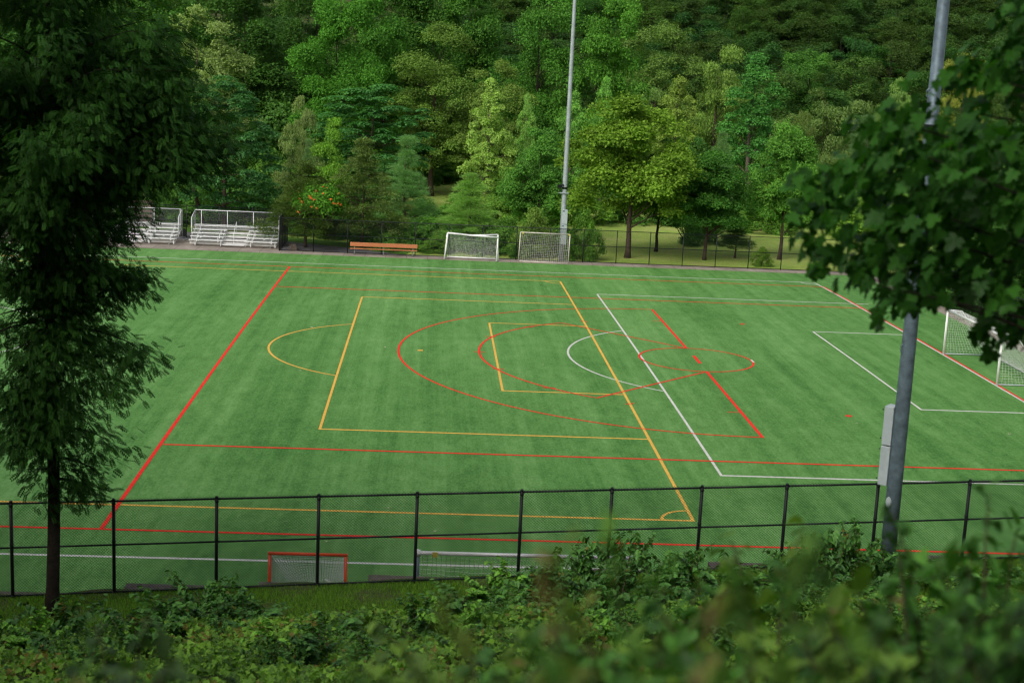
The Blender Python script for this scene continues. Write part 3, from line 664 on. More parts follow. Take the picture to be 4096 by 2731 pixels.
#            H    R   ncl  cr   flat  nleaf  size  template
SPEC = dict(oak=(18, 6.0, 95, 1.45, .88, 620, .235, T_RHOMB), maple=(11, 4.0, 105, .95, .85, 520, .185, T_RHOMB), poplar=(13, 2.6, 85, .62, .8, 330, .17, T_RHOMB),
            willow=(14, 4.6, 110, .85, .80, 300, .30, T_THIN), juniper=(7, 3.0, 130, .62, .34, 230, .19, T_THIN), pine=(9, 2.7, 150, .62, .62, 420, .19, T_NEEDLE),
            locust=(12, 4.0, 120, .80, .36, 300, .20, T_RHOMB), linden=(17, 5.2, 105, 1.15, .85, 480, .19, T_RHOMB), shrub=(2.0, 1.4, 36, .42, .75, 300, .10, T_RHOMB))
def tree_geo(kind, seed, zf, lod=1.0):
    """crown of leaf-sized faces gathered in clumps on a trunk with limbs"""
    rs = np.random.RandomState(seed)
    H, Rr, ncl, cr, flat, npl, ls, T = SPEC[kind]
    if lod < 1: ncl = int(ncl * .75); npl = int(npl * lod); ls = ls / math.sqrt(lod) * .95
    pt, pr = PROF[kind]; zb = H * zf
    t = (np.arange(ncl) + rs.uniform(0, 1, ncl)) / ncl
    wts = np.interp(t, pt, pr)
    t = np.interp(np.linspace(0, 1, ncl), np.concatenate([[0], np.cumsum(np.interp(np.linspace(0, 1, 200), pt, pr) + .25)]) / (np.interp(np.linspace(0, 1, 200), pt, pr) + .25).sum(), np.linspace(0, 1, 201))
    t = np.clip(t + rs.normal(0, .02, ncl), 0, 1)
    az = np.arange(ncl) * 2.39996 + rs.normal(0, .35, ncl)
    ph = rs.uniform(0, 6.28, 6)
    lob = 1 + .16 * np.sin(2 * az + ph[0] + 3 * t) + .12 * np.sin(3 * az + ph[1] - 5 * t) + .10 * np.sin(7 * t * 3 + ph[2])
    rad = np.interp(t, pt, pr) * Rr * lob * np.where(rs.uniform(0, 1, ncl) < .78, rs.uniform(.80, 1.0, ncl), rs.uniform(.25, .7, ncl))
    rad = np.maximum(rad - cr * .55, 0)
    if kind in ('pine', 'juniper') and kind == 'pine':  # whorls
        t = np.round(t * 10) / 10 + rs.normal(0, .04, ncl)
        rad = np.interp(np.clip(t, 0, 1), pt, pr) * Rr * rs.uniform(.25, 1.0, ncl)
    C = np.column_stack([rad * np.cos(az), rad * np.sin(az), zb + t * (H - zb) - (cr * flat * .5)])
    csz = cr * rs.uniform(.55, 1.35, ncl)
    out3 = None
    if kind in ('oak', 'maple', 'linden', 'willow'):
        # billowing crown: clumps sit on the outside of several overlapping lobes of different size
        nlb = {'oak': 9, 'maple': 10, 'linden': 9, 'willow': 8}[kind]
        lt_ = np.clip((np.arange(nlb) + rs.uniform(.1, .9, nlb)) / nlb, .06, .92); laz = rs.uniform(0, 6.28) + np.arange(nlb) * 2.2 + rs.normal(0, .5, nlb)
        env = np.interp(lt_, pt, pr) * Rr
        lR = np.clip(env * rs.uniform(.42, .68, nlb), Rr * .24, None); lr = np.maximum(env - lR, 0) * rs.uniform(.75, 1.08, nlb)
        LC = np.column_stack([lr * np.cos(laz), lr * np.sin(laz), zb + lt_ * (H - zb) - lR * .25])
        li = rs.choice(nlb, ncl, p=lR ** 2 / (lR ** 2).sum())
        dd = unit(rs.normal(0, 1, (ncl, 3)) + .55 * unit(LC[li] - [0, 0, zb + .4 * (H - zb)])); dd[:, 2] = np.where(dd[:, 2] < -.45, -dd[:, 2], dd[:, 2])
        C = LC[li] + dd * (lR[li] * rs.uniform(.7, 1.0, ncl))[:, None] * np.array([1, 1, .9])
        k_ = np.arange(ncl) < ncl * .16      # a few sit inside, on the limbs
        C[k_] = (C[k_] - [0, 0, zb]) * rs.uniform(.3, .7, (k_.sum(), 1)) * np.array([1, 1, 1.2]) + [0, 0, zb]
        out3 = dd; csz *= .92
    if kind == 'poplar': C[:, 2] += rad * .25
    C[:, 2] = np.minimum(C[:, 2], H - cr * flat * .3)
    g = Geo()
    n = ncl * npl; ci = np.repeat(np.arange(ncl), npl)
    d = unit(rs.normal(0, 1, (n, 3))); d[:, 2] = np.where(d[:, 2] < -.35, -d[:, 2], d[:, 2])
    rr = rs.uniform(.25, 1, n) ** .45 * (1 + .22 * np.sin(5 * d[:, 0] + 4 * d[:, 1] + ci))
    P = C[ci] + d * (rr * csz[ci])[:, None] * np.array([1, 1, flat])
    outw = unit(np.column_stack([C[ci, 0], C[ci, 1], np.zeros(n) + .01])) if out3 is None else unit(out3[ci] + [0, 0, .15])
    rnd = unit(rs.normal(0, 1, (n, 3)))
    up = np.array([0, 0, 1.])
    if kind in ('oak', 'maple', 'linden', 'poplar', 'shrub'):
        nr = d * .75 + up * .45 + outw * .3 + rnd * .6; ax = outw * .5 + rnd - up * .35
    elif kind == 'willow':
        k = rs.uniform(0, 1, n); P[:, 2] -= k * k * .9; nr = d * .7 + rnd * .6 + up * .3; ax = outw * .35 + rnd * .45 - up * .8
    elif kind == 'juniper':
        nr = up * .9 + rnd * .6; ax = outw * .9 + rnd * .7 - up * .05
        P[:, 2] -= .16 * (np.hypot(P[:, 0], P[:, 1])) * rs.uniform(0, .6, n)
    elif kind == 'pine':
        ax = unit(d * .6 + outw * .7 + rnd * .7 + up * .35); nr = rnd
        P[:, 2] += .22 * np.hypot(P[:, 0], P[:, 1]) * .4
    elif kind == 'locust':
        nr = up * 1.0 + d * .35 + rnd * .45; ax = outw * .8 + rnd * .6 - up * .35
        P[:, 2] -= (rr ** 2) * .25
    bias = rs.uniform(0, 1, ncl)[ci] * .35
    leaves(g, P, ax, nr, ls * rs.uniform(.65, 1.25, n), T, np.clip(bias + rs.uniform(0, .65, n), 0, 1))
    # trunk and limbs
    tg = Geo(); top = H * (.80 if kind not in ('pine', 'poplar', 'juniper') else .95)
    zz = np.linspace(-.3, top, 12); tr = max(.07, H * .016)
    wx = np.cumsum(rs.normal(0, .05 * H / 15, 12)); wy = np.cumsum(rs.normal(0, .05 * H / 15, 12)); wx -= wx[0]; wy -= wy[0]
    rads = tr * (1 - .88 * np.clip(zz / top, 0, 1) ** .9); rads[0] *= 1.35
    if kind != 'shrub': tg.tube(np.column_stack([wx, wy, zz]), rads, 9)
    nl = {'oak': 34, 'linden': 34, 'maple': 30, 'pine': 50, 'juniper': 34, 'locust': 30, 'poplar': 26, 'willow': 26, 'shrub': 16}[kind]
    for i in rs.choice(ncl, min(nl, ncl), False):
        c = C[i]; r0 = np.hypot(c[0], c[1])
        zs = max(H * zf * .55 if kind != 'shrub' else -.05, c[2] - r0 * (.75 if kind not in ('pine', 'juniper', 'locust') else .05))
        zs = min(zs, top * .97)
        b = np.array([np.interp(zs, zz, wx), np.interp(zs, zz, wy), zs])
        if kind == 'shrub': b = np.array([c[0] * .25, c[1] * .25, -.05])
        mpt = (b + c) / 2 + np.array([0, 0, .10 * r0]) + rs.normal(0, .08 * r0 + .01, 3)
        rb = np.interp(zs, zz, rads) * .45 if kind != 'shrub' else .022
        tg.tube([b, (b * .55 + mpt * .45), mpt, (mpt + c) / 2 + rs.normal(0, .03, 3), c], np.array([1, .8, .6, .4, .18]) * rb, 5, False)
    return g, tg, H, Rr

BARK = dict(oak='bark_dark', maple='bark', poplar='bark_pale', willow='bark', juniper='bark', pine='bark', locust='bark', linden='bark', shrub='stem')
NAMES = dict(oak='oak_tree', maple='maple_tree', poplar='poplar_tree', willow='willow_tree', juniper='cedar_tree', pine='pine_tree', locust='locust_tree', linden='linden_tree', shrub='shrub')
CACHE = {}
def tree(kind, label, x, y, z, H, Rd, col, zf, group=None, variant=0, lod=1.0, rz=None, cat=None):
    zq = round(zf * 6) / 6
    key = (kind, zq, variant, lod)
    col = tuple(np.array(col) * np.array([1.75, 2.0, 1.28]))
    if key not in CACHE:
        g, tg, h0, r0 = tree_geo(kind, hash_seed(kind, zq, variant), zq, lod)
        CACHE[key] = [g, tg, h0, r0, None]
    g, tg, h0, r0, src = CACHE[key]
    o = thing(NAMES[kind], label, cat or ('bush' if kind == 'shrub' else 'tree'), (x, y, z), random.uniform(0, 6.28) if rz is None else rz, group, scale=(Rd / r0, Rd / r0, H / h0))
    if src is None:
        c = g.build('foliage' if kind == 'shrub' else 'crown', M['leaf'], o, col=col)
        t = tg.build('stems' if kind == 'shrub' else 'trunk', M[BARK[kind]], o, True)
        CACHE[key][4] = o
    else: dup_parts(src, o, col)
    return o
def hash_seed(*a):
    h = 17
    for c in repr(a): h = (h * 31 + ord(c)) % 2147483
    return h

TREES = [
('locust','blue-green feathery locust tree with two leaning trunks behind the main bleacher',-43.75,46.0,-0.05,12.29,3.87,(0.045, 0.115, 0.055),0.34),
('linden','tall pale grey-green tree filling the gap beside the dark left foreground tree',-48.75,64.0,-0.05,17.95,4.59,(0.15, 0.19, 0.095),0.20),
('oak','huge dark oak with spreading bare limbs left of the bright central trees',-49.12,98.0,-0.05,23.24,6.76,(0.032, 0.075, 0.02),0.30),
('oak','tall mid-green tree with a pale forked trunk showing, above the grey-green willow',-37.81,82.0,-0.05,19.99,4.19,(0.05, 0.135, 0.025),0.25),
('oak','full leafy green tree just right of the tall pale-trunked tree, touching the top edge',-33.58,92.0,-0.05,21.31,4.13,(0.055, 0.14, 0.03),0.20),
('willow','small grey-green willow beside the dark gap above the red-flowered cedar',-38.68,56.0,-0.05,10.92,2.19,(0.13, 0.165, 0.085),0.10),
('maple','small bright green maple sapling rising above the orange-flowered vine',-35.22,47.0,-0.05,9.55,2.20,(0.1, 0.19, 0.035),0.10),
('locust','deep green flat-branched tree with drooping fronds left of the dark gap',-33.06,64.0,-0.05,11.90,4.22,(0.045, 0.125, 0.05),0.30),
('juniper','dark olive cedar carrying the flowering vine behind the corner of the far fence',-36.52,38.4,-0.05,6.32,3.18,(0.05, 0.075, 0.025),0.22),
('juniper','brownish-green cedar with a leaning trunk behind the orange bench',-32.39,39.5,-0.05,8.11,2.89,(0.085, 0.115, 0.05),0.16),
('pine','soft bluish white pine right of the brown-green cedar',-29.26,47.0,-0.05,7.84,2.39,(0.1, 0.185, 0.095),0.05),
('pine','small blue-green pine tip poking out left of the bright maple sapling',-37.36,49.0,-0.05,7.32,1.21,(0.12, 0.185, 0.115),0.05),
('poplar','yellow-green poplar standing alone as the palest narrow tree left of the far light pole',-22.23,62.0,-0.05,12.73,2.39,(0.19, 0.26, 0.095),0.28),
('poplar','slim pale poplar right beside the larger yellow-green poplar',-18.55,67.0,-0.05,11.62,1.08,(0.15, 0.25, 0.09),0.15),
('pine','young light green pine with open whorled branches behind the sagging white goal',-24.27,41.0,-0.05,5.73,2.68,(0.13, 0.22, 0.075),0.03),
('maple','round dense green maple immediately left of the far light pole',-18.15,50.0,-0.05,9.41,3.19,(0.065, 0.15, 0.04),0.20),
('maple','large yellow-green maple with a broad pyramid crown right of the far light pole',-12.04,39.5,-0.05,12.17,4.98,(0.108, 0.172, 0.03),0.20),
('maple','dark green maple with a forked pale trunk right of the yellow-green maple',-5.96,40.0,-0.05,8.16,3.35,(0.04, 0.105, 0.025),0.24),
('oak','dark maple with a straight black trunk half behind the yellow-green maple',-9.14,44.0,-0.05,6.13,2.77,(0.03, 0.075, 0.02),0.30),
('maple','green maple with a tall dome and two trunks beside the right foreground leaves',0.36,42.0,-0.05,10.39,2.91,(0.075, 0.165, 0.04),0.27),
('pine','thin dark pine leaning right between the forked maple and the two-trunked maple',-3.14,42.0,-0.05,2.43,1.43,(0.05, 0.095, 0.04),0.25),
('poplar','light green cottonwood right behind the shaft of the far light pole',-13.59,73.0,-0.05,11.72,1.82,(0.12, 0.23, 0.075),0.20),
('poplar','light green cottonwood with glossy upright top right of the far light pole',-10.12,76.0,-0.05,13.27,1.86,(0.12, 0.24, 0.075),0.20),
('poplar','narrow yellow-tinged poplar above the right shoulder of the yellow-green maple',-1.70,82.0,-0.05,13.85,2.68,(0.14, 0.185, 0.06),0.15),
('willow','broad light green willow crown high above the dark forked maple',7.61,108.0,-0.05,17.54,4.87,(0.12, 0.18, 0.06),0.15),
('poplar','dark glossy cottonwood in front of the pale willow crown',5.68,79.0,-0.05,16.15,3.63,(0.055, 0.15, 0.05),0.20),
('willow','big round olive-grey willow dome left of the right foreground leaves',18.41,97.0,-0.05,14.37,5.00,(0.085, 0.125, 0.055),0.05),
('oak','green oak dome on the rise behind the olive-grey willow',24.72,132.0,1.46,17.25,5.24,(0.055, 0.13, 0.035),0.05),
('willow','pale lime willow top just left of the near light pole',28.02,102.0,-0.05,15.01,3.06,(0.12, 0.185, 0.075),0.05),
('linden','ochre-leaved tree behind the near light pole',29.96,86.0,-0.05,18.02,2.97,(0.16, 0.165, 0.05),0.10),
('pine','bluish spruce tip left of the near light pole',18.10,80.0,-0.05,10.47,2.66,(0.08, 0.135, 0.08),0.05),
('willow','low olive willow bush under the round willow dome',11.90,84.0,-0.05,10.87,2.58,(0.09, 0.125, 0.05),0.00),
('pine','bluish pine tip between the yellow-green maple and the two-trunked maple',-2.75,52.0,-0.05,9.16,1.78,(0.085, 0.15, 0.08),0.05),
('oak','very tall bright green tree at the top edge right of the far light pole',-8.98,88.0,-0.05,22.52,4.06,(0.06, 0.145, 0.03),0.20),
('oak','tall green tree at the top edge left of the far light pole',-15.84,92.0,-0.05,22.62,4.40,(0.05, 0.125, 0.028),0.20),
('linden','airy olive-green tree in the middle of the far wood above the dark gap',-27.37,84.0,-0.05,17.60,4.54,(0.085, 0.135, 0.04),0.35),
('linden','light olive tree rising behind the yellow-green poplar',-21.16,82.0,-0.05,14.49,3.66,(0.105, 0.15, 0.05),0.30),
('linden','olive tree with a bare lower limb behind the narrow yellow-tinged poplar',0.56,112.0,-0.05,19.55,5.08,(0.09, 0.14, 0.05),0.20),
('oak','dark tree at the top edge above the dark central gap',-30.88,104.0,-0.05,23.49,5.74,(0.035, 0.085, 0.02),0.25),
('oak','mid-green tree at the top edge above the airy olive tree',-22.46,108.0,-0.05,23.61,5.09,(0.05, 0.12, 0.028),0.20),
('oak','broad dark tree at the top edge left of the tall pale-trunked tree',-44.15,108.0,-0.05,23.58,4.79,(0.038, 0.085, 0.022),0.20),
('willow','pale willow wisp at the foot of the dark hill right of the tall bright tree',-3.03,105.0,-0.05,14.71,3.18,(0.11, 0.17, 0.07),0.10),
('maple','small round tree on the far lawn in the dark central gap',-26.10,100.0,-0.05,2.51,1.74,(0.05, 0.12, 0.03),0.30),
('oak','dark tree with a bare straight trunk in the dark central gap',-28.81,102.0,-0.05,10.27,3.87,(0.03, 0.07, 0.02),0.45),
('maple','bushy green sapling below the yellow-green poplar',-20.71,55.0,-0.05,5.54,2.07,(0.11, 0.19, 0.05),0.05),
('maple','dark round maple between the yellow-green maple and the bluish pine tip',-5.54,50.0,-0.05,9.06,2.19,(0.045, 0.11, 0.035),0.10),
('oak','tall green tree behind the pale grey-green tree in the upper left',-55.21,88.0,-0.05,21.88,5.17,(0.045, 0.11, 0.025),0.20),
('oak','broad green tree behind the dark left foreground tree, nearest the bleachers',-53.57,58.0,-0.05,12.92,4.18,(0.04, 0.1, 0.03),0.25),
('oak','green tree behind the dark left foreground tree at the picture edge',-61.70,62.0,-0.05,15.57,5.08,(0.04, 0.1, 0.03),0.20),
('oak','tall dark tree behind the dark left foreground tree',-64.89,92.0,-0.05,21.65,6.24,(0.035, 0.085, 0.02),0.20),
('oak','tall dark tree at the far left corner of the wood',-74.68,95.0,-0.05,21.35,6.33,(0.035, 0.085, 0.02),0.20),
('maple','light green leafy tree peeping out between the locust and the dark left tree',-48.57,52.0,-0.05,3.86,2.18,(0.1, 0.19, 0.05),0.05),
]
VAR = {}
for kind, label, x, y, z, H, Rd, col, zf in TREES:
    VAR[kind] = VAR.get(kind, 0) + 1
    tree(kind, label, x, y, z, H, Rd * (1.05 if kind == 'poplar' else 1.12 if y < 60 else 1.35), col, zf + .14 if (y < 46 and x > -14) else zf * .7, variant=VAR[kind] % 3)
# second leaning trunk of the locust behind the bleacher, as in the photo a pair of stems
g = Geo(); g.tube([(-45.2, 46.2, -.2), (-45.9, 46.2, 2.2), (-46.3, 46.2, 4.2), (-45.8, 46.3, 6.5)], [.2, .16, .14, .09], 9)
tag(g.build('tree_trunk', M['bark'], None, True), 'leaning bare brown trunk left of the blue-green locust, seen through the bleacher guard', 'tree')

# shrubs and undergrowth behind the far fence
SH = [('mounded green shrub in the undergrowth behind the far fence', 'shrubs behind the far fence', x, y, h, r, c) for x, y, h, r, c in
      [(-30.2, 38.6, 1.3, 1.5, (.07, .14, .035)), (-28.3, 39.6, 1.7, 1.7, (.06, .13, .03)), (-26.8, 38.2, 1.2, 1.4, (.09, .16, .04)), (-25.4, 39.8, 1.6, 1.6, (.07, .15, .04)),
       (-22.9, 38.4, 1.4, 1.5, (.055, .12, .03)), (-21.4, 39.6, 1.9, 1.7, (.07, .14, .035)), (-20.2, 37.6, 1.2, 1.2, (.05, .11, .03)), (-18.6, 39.4, 1.7, 1.6, (.06, .13, .035)), (-31.9, 41.3, 1.4, 1.8, (.06, .13, .03)),
       (-27.2, 42.5, 2.2, 2.2, (.08, .17, .04)), (-23.5, 43.2, 2.4, 2.4, (.09, .18, .05)), (-20.9, 43.8, 2.2, 2.2, (.08, .16, .04)), (-30.3, 44.5, 2.2, 2.4, (.06, .13, .035)), (-17.0, 42.0, 2.0, 1.9, (.06, .13, .03)),
       (-34.5, 45.0, 2.2, 2.4, (.05, .12, .03)), (-38.2, 47.0, 2.6, 2.4, (.05, .11, .03)), (-41.4, 49.5, 2.6, 2.6, (.045, .11, .03)), (-45.8, 50.5, 3.0, 2.6, (.07, .15, .04)), (-49.5, 49.0, 2.6, 2.4, (.05, .11, .03)), (-53.5, 48.5, 3.0, 2.8, (.05, .12, .03)), (-57.5, 49.0, 3.0, 2.8, (.05, .11, .03)), (-62, 49.0, 3.0, 2.8, (.05, .11, .03)),
       (-28.0, 52, 2.6, 2.6, (.07, .16, .04)), (-24.8, 54, 3.0, 2.6, (.08, .17, .04)), (-32.0, 53, 2.6, 2.6, (.05, .12, .03)), (-36.5, 53, 3.0, 2.6, (.05, .12, .03)), (-18.0, 60, 3.0, 2.6, (.06, .13, .03))]]
for i, (l, gr, x, y, h, r, c) in enumerate(SH): tree('shrub', l, x, y, -.1, h, r, c, 0.0, gr, variant=i % 3)
tree('shrub', 'tall many-stemmed bush just right of the far light pole', -15.7, 37.3, -.1, 3.6, 1.4, (.07, .14, .03), 0, variant=1)
tree('shrub', 'reddish green bush left of the far light pole behind the cream goal', -19.5, 38.0, -.1, 3.5, 1.8, (.10, .15, .045), 0, variant=2)
tree('shrub', 'small round bush on the lawn between the dark trunks behind the far fence', -2.0, 37.6, -.1, 1.5, .8, (.09, .15, .03), 0, variant=0)
for i, (x, y, h, r) in enumerate([(-8, 66, 4, 4.5), (0, 70, 5, 5), (8, 70, 5, 5), (15, 72, 5, 5), (22, 74, 6, 5), (-14, 62, 4, 3.5), (29, 76, 6, 5), (4, 62, 3.5, 3.5), (12, 60, 3.5, 3.5), (20, 60, 4, 4), (36, 70, 7, 5)]):
    tree('shrub', 'bushy undergrowth at the edge of the lawn under the mid-distance trees', x, y, -.1, h, r, (.055 + .02 * (i % 3), .12 + .025 * (i % 3), .035), 0, 'undergrowth at the lawn edge', variant=i % 3)
for i, (x, y, h, r) in enumerate([(-46, 58, 5, 4), (-41.5, 60, 5.5, 4.2), (-37.5, 61, 4.5, 3.6), (-44, 72, 7, 5), (-38, 74, 7, 5), (-33, 73, 5, 4.2), (-50, 70, 8, 5), (-57, 66, 8, 5), (-36, 90, 8, 6), (-44, 88, 9, 6), (-31, 88, 5, 4), (-20, 88, 6, 5), (-14, 84, 6, 5), (-19, 74, 4, 3.5), (-24, 104, 3, 3.5), (-33, 108, 9, 6), (-16, 104, 9, 6), (-8, 100, 9, 6), (0, 100, 9, 6), (8, 92, 7, 6)]):
    tree('shrub', 'leafy understorey growth in the shade of the far wood', x, y, -.1, h, r, (.045 + .015 * (i % 3), .10 + .02 * (i % 3), .03), 0, 'understorey of the far wood', variant=i % 3)
# trees along the right end behind the goal
RT = [(10.6, 31, 9, 3.4), (11.2, 25, 10, 3.6), (10.8, 19, 8, 3.2), (11.6, 13, 10, 3.6), (11.0, 7, 9, 3.4), (11.5, 1, 10, 3.6), (11.2, -5, 9, 3.4), (11.5, -11, 9, 3.4), (14.5, 28, 13, 4), (15.5, 16, 13, 4), (15.5, 4, 13, 4), (15, 36, 12, 4), (20, 40, 14, 4.5)]
for i, (x, y, h, r) in enumerate(RT): tree('maple' if i % 2 else 'oak', 'dark tree beside the fence at the right end of the field', x, y, -.2, h, r, (.035, .085, .025), .05, 'trees along the right end', variant=i % 3)
# the wooded hill and the back of the wood
for i, y in enumerate(np.arange(-31, 36, 2.6)):
    tree('shrub', 'dark hedge-like bush behind the fence at the right end of the field', 8.0 + .5 * (i % 2), y, -.65 if y < 34 else -.1, 2.6 + .5 * (i % 3), 1.7, (.03, .075, .022), 0, 'bushes along the right end', variant=i % 3)
rs = np.random.RandomState(11); k = 0
for y in np.arange(122, 262, 10.5):
    for x in np.arange(-120, 100, 9.0):
        xx = x + rs.uniform(-3.2, 3.2) + (4.5 if int(y / 10.5) % 2 else 0); yy = y + rs.uniform(-3.5, 3.5)
        half = (yy + 68) * .372; mx = -27.1 + (yy + 68) * .0603
        if abs(xx - mx) > half + 4: continue
        if xx < -28 and yy > 180: continue
        z = float(ground_z(xx, yy)) - .2
        h = rs.uniform(11.5, 16); v = rs.uniform(.75, 1.3)
        c = np.array([.033, .075, .024]) * v; c[0] *= rs.uniform(.8, 1.35); c[2] *= rs.uniform(.8, 1.3)  # dark oak green, lowered further to stand in for lens vignetting
        if yy < 140 and xx > 5: c *= 1.25
        tree('oak', 'dark green oak, toned darker for lens falloff, in the wood covering the far hillside', xx, yy, z, h, rs.uniform(5.4, 7.6), tuple(c * .85), .0, 'oaks on the wooded hillside', variant=k % 5, lod=.8); k += 1

# unseen wood added behind the camera to shade the near side of the field
g = Geo(); rs = np.random.RandomState(77)
base, _, h0, r0 = tree_geo('oak', 900, .2, .12)
bv = np.concatenate(base.v); bf = np.concatenate(base.f4)
spots = [(x + rs.uniform(-2, 2), y + rs.uniform(-2, 2)) for y in (-77, -85, -94) for x in np.arange(-110, 62, 7.5) if y < -90 or not ((y > -80 and -42 < x < -12) or (y < -80 and -36 < x < -18))]
spots += [(x, y) for x in (-52, -60, -69) for y in (-66, -58, -50, -42)] + [(x, y) for x in (2, 10, 19) for y in (-66, -57, -48)]
for x, y in spots:
    a = rs.uniform(0, 6.28); s = rs.uniform(1.1, 1.4); c_, s_ = math.cos(a), math.sin(a)
    q = bv * [s, s, s]; g.add(np.column_stack([q[:, 0] * c_ - q[:, 1] * s_ + x, q[:, 0] * s_ + q[:, 1] * c_ + y, q[:, 2] + float(bank_z(x, y)) - .5]), f4=bf, a=np.concatenate(base.a))
    g.tube([(x, y, float(bank_z(x, y)) - 1), (x, y, float(bank_z(x, y)) + 14)], [.35, .15], 7)
o = g.build('shade_woods', M['leaf'], col=(.04, .11, .025)); struct(o, 'stuff'); tag(o, 'unseen green wood added on the slope behind the near bank for its shade', 'wood')

# flowering vine over the cedar
vx, vy, vz = -35.55, 37.3, 3.15
vine = thing('trumpet_vine', 'bright green vine with orange flowers hanging over the cedar behind the far fence', 'vine', (vx, vy, vz))
g = Geo(); rs = np.random.RandomState(5); n = 7000
d = unit(rs.normal(0, 1, (n, 3))); d[:, 2] = np.where(d[:, 2] < -.3, -d[:, 2] * .8, d[:, 2]); d[:, 1] = -np.abs(d[:, 1]) * np.where(rs.uniform(0, 1, n) < .8, 1, -.4)
q = rs.uniform(.75, 1.05, n)[:, None] * (1 + .14 * np.sin(7 * d[:, :1] + 5 * d[:, 2:]))
P = d * q * np.array([1.75, 1.2, 1.35]) + [0, 0, .35]; P[:, 2] -= rs.uniform(0, 1, n) ** 3 * .7
leaves(g, P, unit(rs.normal(0, .6, (n, 3)) + [0, -.2, -.8]), d + [0, -.2, .5] + rs.normal(0, .5, (n, 3)), .17 * rs.uniform(.7, 1.2, n), T_RHOMB, rs.uniform(0, 1, n))
g.build('foliage', M['leaf'], vine, col=(.10, .28, .03))
g = Geo()
for i in range(26):
    a = d[i * 7]; p = a * np.array([1.95, 1.35, 1.5]) + [0, -.05, .3 - .5 * rs.uniform(0, 1)]
    for b in range(3): g.tube([p + rs.normal(0, .04, 3), p + rs.normal(0, .05, 3) + [0, -.08, -.08]], [.015, .048], 6)
g.build('blossoms', M['flower'], vine)
g = Geo()
for i in range(14):
    p = np.array([rs.uniform(-1.2, 1.2), -1.1, rs.uniform(-.6, .2)]); g.tube([p, p + [rs.uniform(-.2, .2), -.15, -.5], p + [rs.uniform(-.3, .3), -.2, -1.0]], [.014, .01, .005], 4)
g.build('stems', M['stem'], vine)

# ------------------------------------------------------------------ dark locust tree in the left foreground
rs = np.random.RandomState(23)
lt = thing('locust_tree', 'dark feathery locust tree in the left foreground, its slim trunk before the near fence', 'tree', (-35.45, -37.6, 1.2))
fr_n = 5; tv = []; fq = []
for i in range(fr_n):
    xx = .12 + .80 * i / (fr_n - 1); ll = .30 * (1 - .35 * abs(i / (fr_n - 1) - .45))
    for s in (1, -1):
        b = len(tv); dr = -.10 * xx * xx
        tv += [(xx, 0, dr), (xx + ll * .55, s * ll * .25, dr - .01), (xx + ll * .55, s * ll * .98, dr - .05), (xx - ll * .08, s * ll * .62, dr - .01)]
        fq.append((b, b + 1, b + 2, b + 3) if s > 0 else (b, b + 3, b + 2, b + 1))
T_FROND = (np.array(tv), None, fq)
rz_z = [3.8, 4.3, 5.4, 6.4, 7.5, 8.3, 9.3, 10.6, 12.3, 14.5, 17, 20.5]
rz_r = [.2, .7, 1.3, 1.05, 2.15, 1.25, 1.75, 2.0, 3.6, 3.0, 2.6, .6]
tg = Geo(); tz = np.linspace(-.4, 18.6, 16)
tx = .06 * np.sin(tz * .5) + .012 * tz; ty = .08 * np.sin(tz * .33 + 1)
tr = .155 * (1 - .8 * np.clip(tz / 18.6, 0, 1)); tr[0] = .21
tg.tube(np.column_stack([tx, ty, tz]), tr, 12)
Cs = []; Os = []
limbs = [(14.7, 0.05, 2.9), (12.5, -.15, 3.85), (12.1, .12, 3.85), (11.9, -.4, 3.5), (12.9, .35, 3.6), (13.3, -.3, 3.3), (9.4, 0, 2.05), (8.95, .2, 2.1), (7.45, .0, 2.3), (6.9, -.25, 1.8), (5.4, .1, 1.4), (4.75, -.1, 1.2), (4.35, .3, .8), (13.5, .1, 2.9)]
for i in range(190):
    z = rs.uniform(3.9, 20) if i < 44 else rs.uniform(8.3, 20)
    a = rs.uniform(0, 6.28); r = np.interp(z, rz_z, rz_r) * rs.uniform(.72, 1.0)
    if z < 8.4 and math.cos(a) < -.2: r *= .62 if z < 5.6 else .95
    limbs.append((z, a, r))
for i in range(26): limbs.append((rs.uniform(5.2, 9.6), rs.uniform(-2.5, -.4), rs.uniform(.7, 1.5)))
for li, (z, a, r) in enumerate(limbs):
    zl = z - 1.2; zs = zl + (.25 * r if z < 9 else -.35 * r); zs = min(max(zs, 2.6), 18)
    b = np.array([np.interp(zs, tz, tx), np.interp(zs, tz, ty), zs]); e = np.array([r * math.cos(a), r * math.sin(a), zl])
    m = (b + e) / 2 + [0, 0, .10 * r]
    rb = np.interp(zs, tz, tr) * .38
    tg.tube([b, (b + m) / 2 + [0, 0, .03 * r], m, (m + e) / 2 + [0, 0, .03 * r], e], [rb, rb * .75, rb * .5, rb * .3, .006], 5, False)
    for t in np.linspace(.25, 1.0, max(3, int(r * (2.4 if li > 13 else 5.5)))):
        c = (1 - t) ** 2 * b + 2 * t * (1 - t) * m + t * t * e
        Cs.append(c + rs.normal(0, .14 if li > 13 else .2, 3) * (1 - .5 * t)); Os.append([math.cos(a), math.sin(a), -.25])
Cs = np.array(Cs); Os = np.array(Os)
nf = 46; n = len(Cs) * nf; ci = np.repeat(np.arange(len(Cs)), nf)
d = unit(rs.normal(0, 1, (n, 3)))
P = Cs[ci] + d * (rs.uniform(.1, 1, n) ** .6)[:, None] * np.array([.55, .55, .42]); P[:, 2] -= rs.uniform(0, 1, n) ** 2 * .4
ax = unit(d * [.7, .7, .3] + Os[ci] * .7 + np.array([0, 0, -.55]) + rs.normal(0, .45, (n, 3)))
g = Geo(); leaves(g, P, ax, np.array([0, 0, 1.]) + rs.normal(0, .4, (n, 3)), .20 * rs.uniform(.6, 1.25, n), T_FROND, rs.uniform(0, 1, n))
